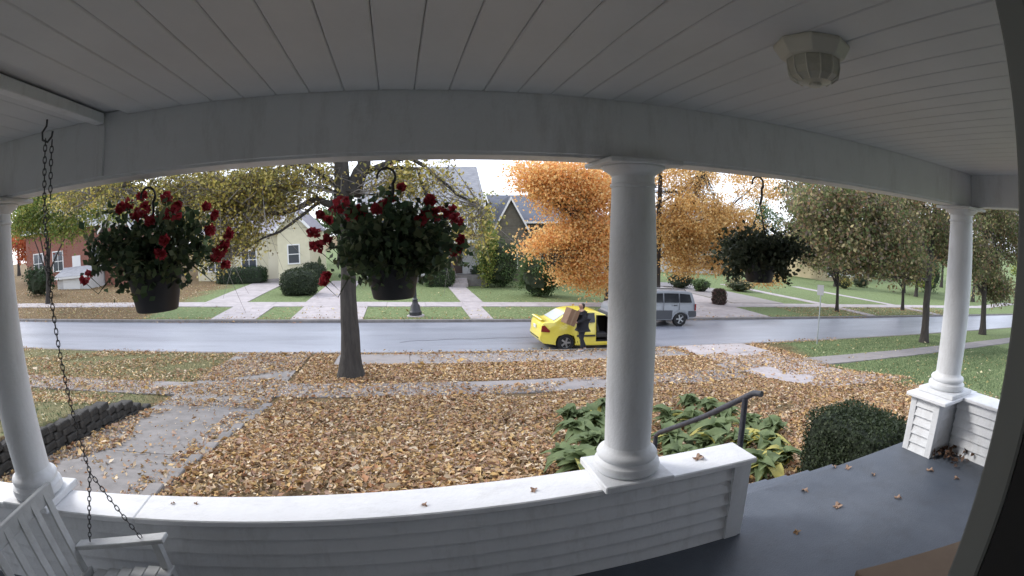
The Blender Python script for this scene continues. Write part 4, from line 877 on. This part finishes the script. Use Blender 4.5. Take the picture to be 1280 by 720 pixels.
dr2 = mk('door', MB().box(2.0, -.05, .62, 2.95, .01, 2.75), mat('dark_door', (.05, .03, .025), .5), h); mk('door_knob', MB().lathe([(.03, 0), (.03, .05)], (2.85, -.1, 1.6), 8, 'y'), TRIM, dr2)
wall_box(h, .9, 4.5, -2.0, -.02, -.3, .58, CONC, 'porch_deck'); front_gable(h, .75, 4.65, -2.0, .0, 3.25, 4.35, GREYR, TAN, .3)
wall_box(h, .85, 4.55, -1.95, -1.7, 2.98, 3.26, TRIMW, 'porch_beam')
for x in (1.05, 4.35): mk('porch_post', MB().lathe([(.17, .58), (.17, .7), (.13, .75), (.11, 2.8), (.16, 2.86), (.16, 2.98)], (x, -1.82, 0), 14), TRIMW, h, True, 40)
for i in range(3): mk('step', MB().box(1.75, -2.0-.3*(3-i), -.2, 3.0, -2.0-.3*(2-i)-.002, .14+.15*i), CONC2, h)
mk('chimney', MB().box(-3.0, 4.4, ez, -2.3, 5.1, 6.5-g0), BRICK, h)
# B : cream bungalow
h = H(-11.5, 40.5, 'cream stucco bungalow with violet grey roof beside its driveway'); g0 = h.location.z; ez = .70-g0
wall_box(h, -5.5, 2.2, 0, 8, -.3, ez, CREAM); side_gable(h, -5.5, 2.2, 0, 8, ez, 2.6-g0, VIOR, CREAM, .45)
wall_box(h, 2.1, 4.6, -2.2, 6, -.3, ez, CREAM, 'wing_wall'); front_gable(h, 2.1, 4.6, -2.2, 4.5, ez, 1.95-g0, VIOR, CREAM, .3)
window(h, -3.6, 0, 1.0, 1.8, 1.4, 2); window(h, -.9, 0, 1.0, 1.2, 1.4); mk('door', MB().box(.75, -.06, .1, 1.7, .01, 2.25), mat('cream_door', (.66, .62, .48), .5), h)
window(h, 3.35, -2.2, 1.35, .8, 1.3, 0); mk('downpipe', MB().tube([(2.05, -.1, 0), (2.05, -.1, ez-.1)], .05, 8), TRIMW, h)
wall_box(h, .4, 2.05, -1.2, -.02, -.2, .12, CONC2, 'door_step')
# D : brown gable and slate roof
h = H(11.5, 42.5, 'brown shingled house with white edged front gable and slate roof'); g0 = h.location.z; ez = .9-g0
wall_box(h, -3.2, 5.2, 0, 8, -.4, ez, BRN); side_gable(h, -3.2, 5.2, 0, 8, ez, 3.1-g0, SLATE, BRN, .5)
wall_box(h, -3.9, -1.4, -1.6, 3, -.4, .35-g0, BRN, 'wing_wall'); front_gable(h, -3.9, -1.4, -1.6, 3.6, .35-g0, 2.6-g0, SLATE, BRN, .3)
for x, z in ((.3, 1.1), (2.2, 1.1), (4.0, 1.1)): window(h, x, 0, z, 1.0, 1.5)
window(h, -2.65, -1.6, 1.2, 1.0, 1.5); mk('door', MB().box(-1.1, -.05, .2, -.2, .01, 2.3), MATS['dark_door'], h)
# garage between
h = H(16.6, 43.5, 'small white garage behind the orange maples'); wall_box(h, -1.9, 1.9, 0, 5, -.3, 2.6, WSID); front_gable(h, -1.9, 1.9, 0, 5.2, 2.6, 3.9, GREYR, WSID, .3)
gd = mk('garage_door', MB().box(-1.3, -.05, .05, 1.3, .01, 2.15), mat('garage_door', (.66, .66, .65), .5), h)
for k in range(3): mk('door_seam', MB().box(-1.3, -.056, .6+.5*k, 1.3, -.05, .62+.5*k), TRIM, gd)
# A : brick house far left
h = H(-29.5, 40, 'red brick house with grey roof and white trimmed gable'); g0 = h.location.z; ez = 2.6-g0
wall_box(h, -6.5, 4.2, 0, 9, -.4, ez, BRICK); side_gable(h, -6.5, 4.2, 0, 9, ez, 4.9-g0, GREYR, BRICK, .45)
wall_box(h, 4.1, 7.0, -1.2, 6, -.4, 2.0-g0, BRICK, 'wing_wall'); front_gable(h, 4.1, 7.0, -1.2, 5, 2.0-g0, 3.7-g0, GREYR, WSID, .35)
window(h, 5.5, -1.2, 1.7, 1.1, 1.6); [window(h, x, 0, 1.3, 1.2, 1.6) for x in (-4.8, -2.2, 2.6)]
dr2 = mk('door', MB().box(-.4, -.05, .2, .6, .01, 2.4), TRIMW, h)
h = H(PY(88, 340, 36.4).x, 36.4, 'low white garden shed wall in front of the brick house'); h['label'] = 'low white garage with flat eaves in front of the brick house'; h['category'] = 'garage'; wall_box(h, -1.6, 2.0, 0, 3, -.3, .95, WSID); side_gable(h, -1.6, 2.0, 0, 3, .95, 1.5, GREYR, WSID, .2); mk('door', MB().box(-.9, -.04, -.1, 1.0, .01, .85), TRIMW, h)
# E, F : houses seen through the trees on the right
h = H(34, 55, 'pale grey sided house half hidden beyond the maples'); g0 = h.location.z; wall_box(h, -6, 6, 0, 9, -.5, 4.6, WSID); side_gable(h, -6, 6, 0, 9, 4.6, 7.8, GREYR, WSID, .5)
[window(h, x, 0, z, 1.1, 1.5) for x in (-4.4, -1.6, 1.6, 4.4) for z in (.8, 2.9)]; mk('door', MB().box(-.4, -.05, .1, .6, .01, 2.3), MATS['dark_door'], h)
h = H(62, 52, 'tan sided house far down the street behind street trees'); wall_box(h, -6, 6, 0, 9, -.5, 4.4, TAN); side_gable(h, -6, 6, 0, 9, 4.4, 7.4, SLATE, TAN, .5)
[window(h, x, 0, z, 1.1, 1.5) for x in (-4.2, -1.4, 1.6, 4.2) for z in (.8, 2.8)]; mk('door', MB().box(-.4, -.05, .1, .6, .01, 2.3), TRIMW, h)

# ================================================================== TREES AND SHRUBS
def tree(name, label, base, path, r0, limbs, clumps, nleaf, lsize, leafm, bark=BARK, spread=(.5, .5, .4), twigs=0, group=None, droop=0., rtop=.4, wide=.7):
    """path: trunk points (world). limbs: list of point lists (world). clumps: list of (centre, radii, weight)"""
    b0 = Vector(base); t = thing(name, label, 'tree', b0, 0, group); loc = lambda q: Vector(q[:3])-b0
    pts = [loc(p) for p in path]; k = len(pts); rad = [r0*(1-(1-rtop)*i/(k-1)) for i in range(k)]
    # dense trunk with root flare
    dp, dr3 = [], []
    for i in range(k-1):
        for j in range(5):
            f = j/5; dp.append(pts[i].lerp(pts[i+1], f)+Vector((rnd.uniform(-1, 1), rnd.uniform(-1, 1), 0))*r0*.05); dr3.append(rad[i]*(1-f)+rad[i+1]*f)
    dp.append(pts[-1]); dr3.append(rad[-1])
    dr3[0] *= 1.5; dr3[1] *= 1.14
    dp[0].z -= .15
    mk('trunk', MB().tube(dp, dr3, 14), bark, t, True, 80)
    ends = []
    for L in limbs:
        q = [loc(p) for p in L]; n = len(q)-1; q2 = []
        for i in range(n):
            for j in range(3): q2.append(q[i].lerp(q[i+1], j/3)+Vector((rnd.uniform(-1, 1), rnd.uniform(-1, 1), rnd.uniform(-1, 1)))*.05)
        q2.append(q[-1]); R1 = L[0][3] if len(L[0]) > 3 else r0*.4
        mk('limb', MB().tube(q2, list(np.linspace(R1, R1*.25, len(q2))), 8), bark, t, True, 80); ends.append(q2[-1])
    tot = sum(c[2] for c in clumps); L_ = []; tw = MB()
    for c, r, w_ in clumps:
        c = np.array(c)-np.array(b0); n = int(nleaf*w_/tot); m_ = max(6, n//70); sub = blob(c, r, m_, .35)
        near = min(ends+[pts[-1]], key=lambda e: (e-Vector(c)).length)
        for sc in sub:
            L_.append(sc+rng.normal(size=(max(1, n//m_), 3))*np.array(spread))
        for sc in sub[:max(2, int(len(sub)*twigs))] if twigs else []:
            mid = near.lerp(Vector(sc), .5)+Vector(rng.normal(size=3)*.15); tw.tube([near, mid, Vector(sc)+Vector(rng.normal(size=3)*.2)], [.022, .014, .005], 4, False)
            for _ in range(3): e = Vector(sc)+Vector(rng.normal(size=3)*.55); tw.tube([mid.lerp(Vector(sc), .6), e], [.009, .003], 3, False)
    if tw.v: tg = mk('twigs', tw, BARKP if bark is BARK and twigs > .8 else bark, t); tg['kind'] = 'stuff'
    if L_: quads('crown', leafquads(np.concatenate(L_), lsize, 0, .2, wide, droop), leafm, t)
    return t
V3 = lambda p: (p.x, p.y, p.z)
# T1: the near tree on our verge, two stems, thin yellow foliage
tb = G(439, 471); Y1 = tb.y
q = lambda u, v, dy=0: V3(PY(u, v, Y1+dy))
stem2 = [(*q(440, 245), .24), q(455, 205), q(462, 150), q(470, 60)]
cl = [((*q(330, 238, -.4),), (1.1, .9, .5), 1.2), (q(285, 270, -.6), (.9, .8, .6), .9), (q(265, 315, -.6), (.5, .6, .4), .45), (q(385, 222), (.7, .8, .5), .7), (q(345, 258, -.3), (.8, .7, .35), .55), (q(300, 300, -.5), (.5, .5, .35), .3), (q(480, 225, -.2), (.8, .7, .5), .35), (q(300, 235, -.8), (1.3, .9, .45), 1.4), (q(535, 232, -.3), (.9, .8, .6), .35), (q(580, 262, -.3), (.7, .6, .5), .28), (q(600, 290, -.3), (.4, .4, .5), .12), (q(500, 215), (.6, .8, .4), .2), (q(560, 305, -.3), (.5, .4, .4), .14),
      (q(230, 228, -.6), (1.2, 1, .5), 1.1), (q(150, 235, -.6), (1.2, 1, .45), .6), (q(95, 245, -.4), (1.0, .8, .35), .45), (q(200, 250, -.6), (1.0, .9, .4), .5), (q(440, 60), (4.5, 4, 2.2), 3.6), (q(250, 90), (3.5, 3, 1.6), 2.4), (q(120, 120), (3.0, 3, 1.4), 1.5)]  # last clumps: upper crown out of view, weighted up for its shade
tree('street_tree', 'forked grey trunk street tree with thinning yellow leaves on the near verge', (tb.x, tb.y, tb.z), [(tb.x, tb.y, tb.z), q(437, 400), q(434, 320), q(432, 245)], .30,
     [[(*q(431, 262), .25), q(428, 205), q(425, 150), q(415, 60)], stem2, [(*q(430, 262), .11), q(395, 250), q(350, 266, -.3), q(300, 262, -.5)], [(*q(430, 235), .08), q(380, 205), q(310, 225, -.4), q(240, 235, -.6), q(150, 236, -.6)], [(*q(452, 215), .08), q(510, 195), q(560, 235, -.3), q(600, 258, -.3)], [(*q(455, 210), .06), q(520, 210), q(545, 270, -.3), q(560, 310, -.3)], [(*q(400, 252), .05), q(350, 290, -.4), q(290, 320, -.6)], [(*q(320, 232, -.4), .04), q(230, 250, -.6), q(120, 245, -.6)]],
     cl, 44000, .085, YELL, BARK, (.24, .24, .2), 1.0)
# orange maples behind the off-roader
a1 = G(761, 378); q = lambda u, v, y: V3(PY(u, v, y))
tree('maple_tree', 'bright orange maple spreading left behind the middle column', (a1.x, a1.y, a1.z), [(a1.x, a1.y, a1.z), q(762, 330, a1.y), q(765, 260, a1.y), q(765, 200, a1.y), q(765, 120, a1.y)], .24,
     [[q(763, 320, a1.y), q(730, 280, a1.y-.6), q(690, 250, a1.y-1)], [q(764, 310, a1.y), q(800, 270, a1.y), q(850, 240, a1.y)], [q(763, 330, a1.y), q(720, 320, a1.y-.5), q(680, 322, a1.y-1)]],
     [(q(712, 222, a1.y-1), (2.6, 2, .75), 2.6), (q(668, 220, a1.y-1), (1.4, 1.3, .6), 1.0), (q(742, 250, a1.y-1), (1.3, 1.6, 1.0), 1.5), (q(690, 246, a1.y-1), (1.2, 1.2, .3), .45), (q(752, 295, a1.y-1), (.9, 1.3, 1.0), 1.2), (q(700, 296, a1.y-1), (1.6, 1.1, .45), .9), (q(672, 308, a1.y-1.2), (.7, .7, .35), .35), (q(735, 322, a1.y-1), (1.4, 1.2, .7), 1.3), (q(742, 350, a1.y-1), (.9, .8, .5), .7), (q(712, 340, a1.y-1), (.7, .7, .5), .5), (q(700, 262, a1.y-1), (1.2, .9, .2), .22), (q(730, 280, a1.y-.6), (1.2, 1.2, .8), 1.2), (q(765, 240, a1.y+1), (2.0, 2.2, 1.6), 1.4), (q(700, 235, a1.y-.6), (2.2, 1.6, .7), 1.4), (q(725, 300, a1.y-.8), (1.6, 1.1, .6), 1.0), (q(740, 120, a1.y), (4.0, 3, 2.0), 1.0)], 52000, .15, ORANGE, BARKD, (.5, .5, .34), .3)
a2 = G(821, 377)
tree('maple_tree', 'golden maple spreading right of the middle column behind the silver vehicle', (a2.x, a2.y, a2.z), [(a2.x, a2.y, a2.z), q(822, 330, a2.y), q(824, 260, a2.y), q(826, 200, a2.y), q(826, 120, a2.y)], .22,
     [[q(823, 325, a2.y), q(860, 280, a2.y), q(910, 262, a2.y)], [q(823, 310, a2.y), q(850, 240, a2.y), q(880, 215, a2.y)], [q(824, 290, a2.y), q(880, 300, a2.y-.5), q(925, 322, a2.y-.5)]],
     [(q(865, 270, a2.y-.5), (2.4, 2.3, 1.9), 2.7), (q(915, 282, a2.y-.5), (2.2, 2, 1.4), 1.7), (q(850, 325, a2.y-.5), (1.3, 1.2, .9), 1.0), (q(905, 330, a2.y-.5), (1.9, 1.2, .6), .8), (q(850, 220, a2.y), (2.0, 2.2, 1.1), .9), (q(955, 235, a2.y), (2.4, 2, 1.1), .7), (q(915, 218, a2.y), (2.4, 2, .8), .35), (q(960, 350, a2.y-1), (1.2, .8, .35), .25), (q(880, 300, a2.y-.5), (2.0, 1.5, .8), 1.4), (q(840, 290, a2.y-.3), (1.2, 1.2, 1.4), 1.2), (q(830, 120, a2.y), (4, 3, 2.0), 1.0)], 44000, .15, GOLD, BARKD, (.45, .45, .24), .35)
# brown and plum street trees on the right
def simple_tree(name, label, u, v, top, r0, clumps, n, ls, m_, bark=BARKD, group=None, spread=(.35, .35, .28), twigs=.3, droop=.3, limbs=()):
    b = G(u, v); y = b.y; qq = lambda t: V3(PY(t[0], t[1], y+(t[2] if len(t) > 2 else 0)))
    p = [V3(b)]+[qq(t) for t in top]
    lm = [[qq(t) for t in L] for L in limbs] or [[p[1], qq(c[:3]) if len(c) > 5 else qq(c[:2])] for c in clumps[:5]]
    return tree(name, label, V3(b), p, r0, lm, [((qq((c[0], c[1], c[-1] if len(c) > 6 else 0))), (c[2], c[3], c[4]), c[5]) for c in clumps], n, ls, m_, bark, spread, twigs, group, droop)
simple_tree('street_tree', 'leaning dark trunk street tree with plum brown leaves beside the corner column', 1155, 428, [(1158, 380), (1162, 330), (1168, 270), (1172, 200)], .22,
    [(1075, 260, 2.2, 1.8, 1.2, 1.6), (1040, 300, 1.6, 1.5, .9, .9), (1110, 300, 1.9, 1.6, 1.1, 1.3), (1150, 250, 2, 2, 1.2, 1.2), (1030, 250, 1.5, 1.5, .9, .8), (1130, 330, 1.5, 1.2, .7, .6), (1230, 260, 2.6, 2, 1.5, 1.1), (1215, 320, 2.2, 1.6, 1.3, .7), (1150, 120, 5, 4, 3, 1.0), (1085, 320, 2.0, 1.5, .7, 1.0), (1180, 300, 2, 1.6, 1.0, 1.0)], 46000, .15, BROWNL, limbs=[[(1161, 340), (1120, 320), (1070, 335), (1035, 345)], [(1163, 315), (1140, 290), (1105, 285), (1060, 300)], [(1160, 350), (1110, 345), (1060, 325)], [(1165, 290), (1195, 270), (1230, 290), (1262, 330)], [(1167, 270), (1140, 240), (1090, 235)], [(1163, 320), (1200, 330), (1250, 340)]])
simple_tree('street_tree', 'dark trunk street tree with drooping brown leaves past the corner column', 1228, 418, [(1230, 370), (1232, 300), (1234, 220)], .22, [(1225, 330, 2, 1.6, 1.0, .8), (1180, 290, 2.4, 2, 1.3, 1), (1245, 360, 1.5, 1.2, .9, .6), (1235, 250, 3, 2.4, 1.6, 1.1), (1230, 130, 5, 4, 3, .8), (1258, 290, 2.6, 2, 2.0, 1.3)], 34000, .18, BROWNL)
simple_tree('street_tree', 'thin young street tree on the far verge by the front walk', 1046, 389, [(1047, 360), (1048, 320), (1048, 260)], .13, [(1030, 318, 2.1, 1.6, 1.0, 1), (1050, 290, 2.4, 2, 1.2, 1.2), (1010, 290, 1.6, 1.4, .9, .7), (1060, 330, 1.6, 1.3, .7, .6), (1020, 250, 3, 2, 1.6, 1)], 17000, .18, BROWNL)
simple_tree('street_tree', 'slim street tree with olive leaves farther along the far verge', 1128, 388, [(1129, 360), (1130, 320), (1130, 260)], .15, [(1110, 320, 2.8, 2, 1.0, 1), (1140, 290, 3.2, 2.4, 1.4, 1.2), (1085, 305, 2.2, 1.6, 1.0, .8), (1150, 335, 2, 1.4, .7, .5), (1120, 240, 4, 3, 2, 1)], 17000, .2, leaf_mat('olive_leaf', [(.15, .15, .06), (.20, .18, .08), (.12, .10, .05), (.25, .19, .09)], .35))
simple_tree('street_tree', 'dark trunk tree on the leaf covered yard before the brick house', 60, 380, [(60, 345), (60, 300), (60, 240)], .16, [(60, 262, 3, 2.4, 1.4, 1), (110, 240, 2.6, 2, 1.2, .6), (40, 235, 2.6, 2, 1.2, .6), (80, 180, 4, 3, 2.5, .5), (35, 275, 2.0, 1.6, 1.0, .8), (85, 285, 1.6, 1.4, .8, .5), (140, 255, 2.6, 2, 1.0, .6)], 19000, .17, YGREEN, twigs=.6, droop=0)
simple_tree('maple_tree', 'low rusty red maple in front of the brick house', 95, 352, [(95, 335), (95, 310), (95, 290)], .14, [(50, 315, 3.2, 2, 1.0, 1), (90, 310, 3.0, 2, 1.1, 1.1), (30, 300, 2.4, 2, .9, .7), (105, 325, 1.6, 1.4, .6, .4)], 15000, .2, REDL, droop=0)
# backdrop of trees behind the houses
BG = [(-21, 53, 11.5, YELL, 'yellow olive tree between the brick house and the bungalow roof'), (-34, 54, 12, YGREEN, 'olive tree directly behind the brick house ridge'), (64, 31, 9, BROWNL, 'olive brown tree just down the street past the front walks'), (76, 43, 11, GREENL, 'full green tree beside the tan house'), (82, 29, 10, YGREEN, 'light green tree on the far verge down the street'), (93, 27, 12, GREENL, 'deep green tree near the end of the far verge'), (52, 56, 10, BROWNL, 'brown tree in front of the far right block'), (74, 56, 12, YGREEN, 'yellow green tree behind the tan house'), (62, 10, 10, BROWNL, 'brown tree on the near side lawns down the street'), (84, 12, 11, GREENL, 'green tree on the near side down the street'), (57, 36, 6, YGREEN, 'small yellow green tree on the far right lawns'), (-70, 60, 13, YGREEN, 'yellow green tree far behind the brick house, outermost of its row'), (-54, 58, 12, YELL, 'tall yellowing tree behind the brick house'), (-42, 60, 12, GREENL, 'tall green tree rising over the brick house roof'), (-26, 56, 11, YGREEN, 'broad yellow green tree between brick house and bungalow'), (-17, 58, 10, YELL, 'yellow tree behind the cream bungalow'), (-7, 57, 9.5, GREENL, 'green tree in the gap between bungalow and white house'),
      (7.6, 54, 9.0, YGREEN, 'light green tree beside the white house gable'), (18, 60, 8, GREENL, 'green tree over the slate roof'), (27, 58, 7, YGREEN, 'yellow green tree behind the small garage'), (45, 70, 11, BROWNL, 'brown leaved tree behind the pale grey house'), (56, 66, 12, GREENL, 'dark green tree on the far right block'), (70, 64, 13, BROWNL, 'tall brown tree down the street'), (84, 52, 13, YGREEN, 'yellow green tree closing the end of the street'), (95, 36, 13, BROWNL, 'brown tree at the very end of the street'), (100, 14, 12, GREENL, 'green tree at the street end on the near side'), (50, 44, 8, GREENL, 'green tree on the lawns behind the slim street tree'), (44, 5, 11, GREENL, 'green tree on the neighbouring lawn at the right'), (60, 40, 7, leaf_mat('rust_leaf', [(.34, .15, .06), (.42, .22, .09)], .4), 'rust coloured small tree down the street past the front walks')]
for i, (x, y, ht, m_, lab) in enumerate(BG):
    z = tz(x, y); r = ht*.36; c = []
    for k in range(9): a = rnd.uniform(0, 6.28); c.append(((x+math.cos(a)*r*rnd.uniform(.1, .7), y+math.sin(a)*r*.5, z+ht*rnd.uniform(.38, .85)), (r*.5, r*.45, r*.38), rnd.uniform(.6, 1.2)))
    tree('background_tree', lab, (x, y, z), [(x, y, z), (x+.1, y, z+ht*.25), (x, y, z+ht*.5), (x+.1, y, z+ht*.75)], .24, [[(x, y, z+ht*.3), c[k][0]] for k in range(4)], c, 3600, .32, m_, BARKD, (.5, .5, .4), .05, 'trees behind the houses')
# shrubs
def shrub(label, u, v, w_, h_, m_, n, ls, dense=True, name='shrub'):
    b = G(u, v); dpx = math.hypot(b.x, b.y)/F_PX; rx = w_/2*dpx; hz = h_*dpx
    t = thing(name, label, 'shrub', (b.x, b.y+rx*.8, tz(b.x, b.y+rx*.8)), 0, 'shrubs across the street'); nc = 40; L_ = []
    for c in blob((0, 0, hz*.5), (rx*.85, rx*.8, hz*.46), nc, .4): L_.append(c+rng.normal(size=(n//nc, 3))*np.array([rx*.14, rx*.14, hz*.09]))
    P_ = np.concatenate(L_); P_ = P_[P_[:, 2] > 0]; quads('foliage', leafquads(P_, ls, 0, .2, .7), m_, t)
    if dense: core('foliage_core', (0, 0, hz*.45), (rx*.72, rx*.7, hz*.42), mat('shrub_heart', (.03, .04, .022), .95), t, .3)  # solid dark filler behind the leaf shell
    mk('stem', MB().tube([(0, 0, -.1), (.02, 0, hz*.3), (0, .03, hz*.6)], [.05, .04, .02], 6), BARKD, t); return t
clipped('shrub', 'large rounded boxwood between the two driveways', (lambda b: (b.x, b.y+.7, tz(b.x, b.y)+.72))(G(372, 370)), (1.15, .95, .85), BOX, 4200, .10, 'shrub', 2.8, 'shrubs across the street', .06)
clipped('shrub', 'second boxwood set back behind the large rounded one', (lambda b: (b.x, b.y+.6, tz(b.x, b.y)+.72))(G(390, 357)), (1.0, .9, .85), BOX, 3000, .10, 'shrub', 2.8, 'shrubs across the street', .06)
clipped('hedge', 'long low clipped hedge under the bungalow windows', (lambda b: (b.x, b.y+.5, tz(b.x, b.y)+.55))(G(300, 355)), (2.0, .6, .62), DGREEN, 4000, .10, 'hedge', 6, None, .06)
clipped('hedge', 'square clipped green hedge beside the white house steps', (lambda b: (b.x, b.y+.5, tz(b.x, b.y)+.6))(G(551, 359)), (1.0, .6, .72), GREENL, 3000, .10, 'hedge', 5, None, .05)
clipped('shrub', 'small dark shrub on the other side of the white house steps', (lambda b: (b.x, b.y+.5, tz(b.x, b.y)+.6))(G(599, 356)), (.5, .5, .7), BOX, 1800, .10, 'shrub', 3, 'shrubs across the street', .06)
shrub('tall loose green shrub between white house and brown gable', 630, 361, 60, 66, GREENL, 6500, .14)
shrub('lighter yellow green shrub leaning over the tall loose one', 612, 361, 36, 92, YGREEN, 4200, .14, False)
shrub('full mid green shrub on the lawn left of the maples', 680, 373, 60, 52, GREENL, 7000, .12)
shrub('dark shrub behind the silver vehicle', 857, 362, 34, 20, BOX, 2600, .14); shrub('grey green low shrub next to the driveway', 882, 366, 26, 16, GREENL, 1800, .13)
clipped('shrub', 'small barrel shaped plum coloured shrub at the driveway mouth', (lambda b: (b.x, b.y+.4, tz(b.x, b.y)+.48))(G(903, 382)), (.42, .42, .55), PURPLE, 2600, .08, 'shrub', 3.5, 'shrubs across the street', .04)
shrub('dark green shrub at the foot of the brick house', 40, 372, 42, 34, DGREEN, 3000, .17); shrub('grey shrub on the far right lawn', 1082, 360, 22, 14, BOX, 1400, .16); shrub('yellowing shrub on the far right lawn', 1062, 362, 22, 15, YELL, 1400, .15); shrub('bright green tall shrub behind the corner column', 1172, 368, 34, 48, GREENL, 2600, .22); shrub('green shrub beside the slate roofed house', 706, 356, 40, 22, GREENL, 2000, .14); shrub('tawny shrub past the plum one', 935, 366, 40, 16, BROWNL, 1600, .14)
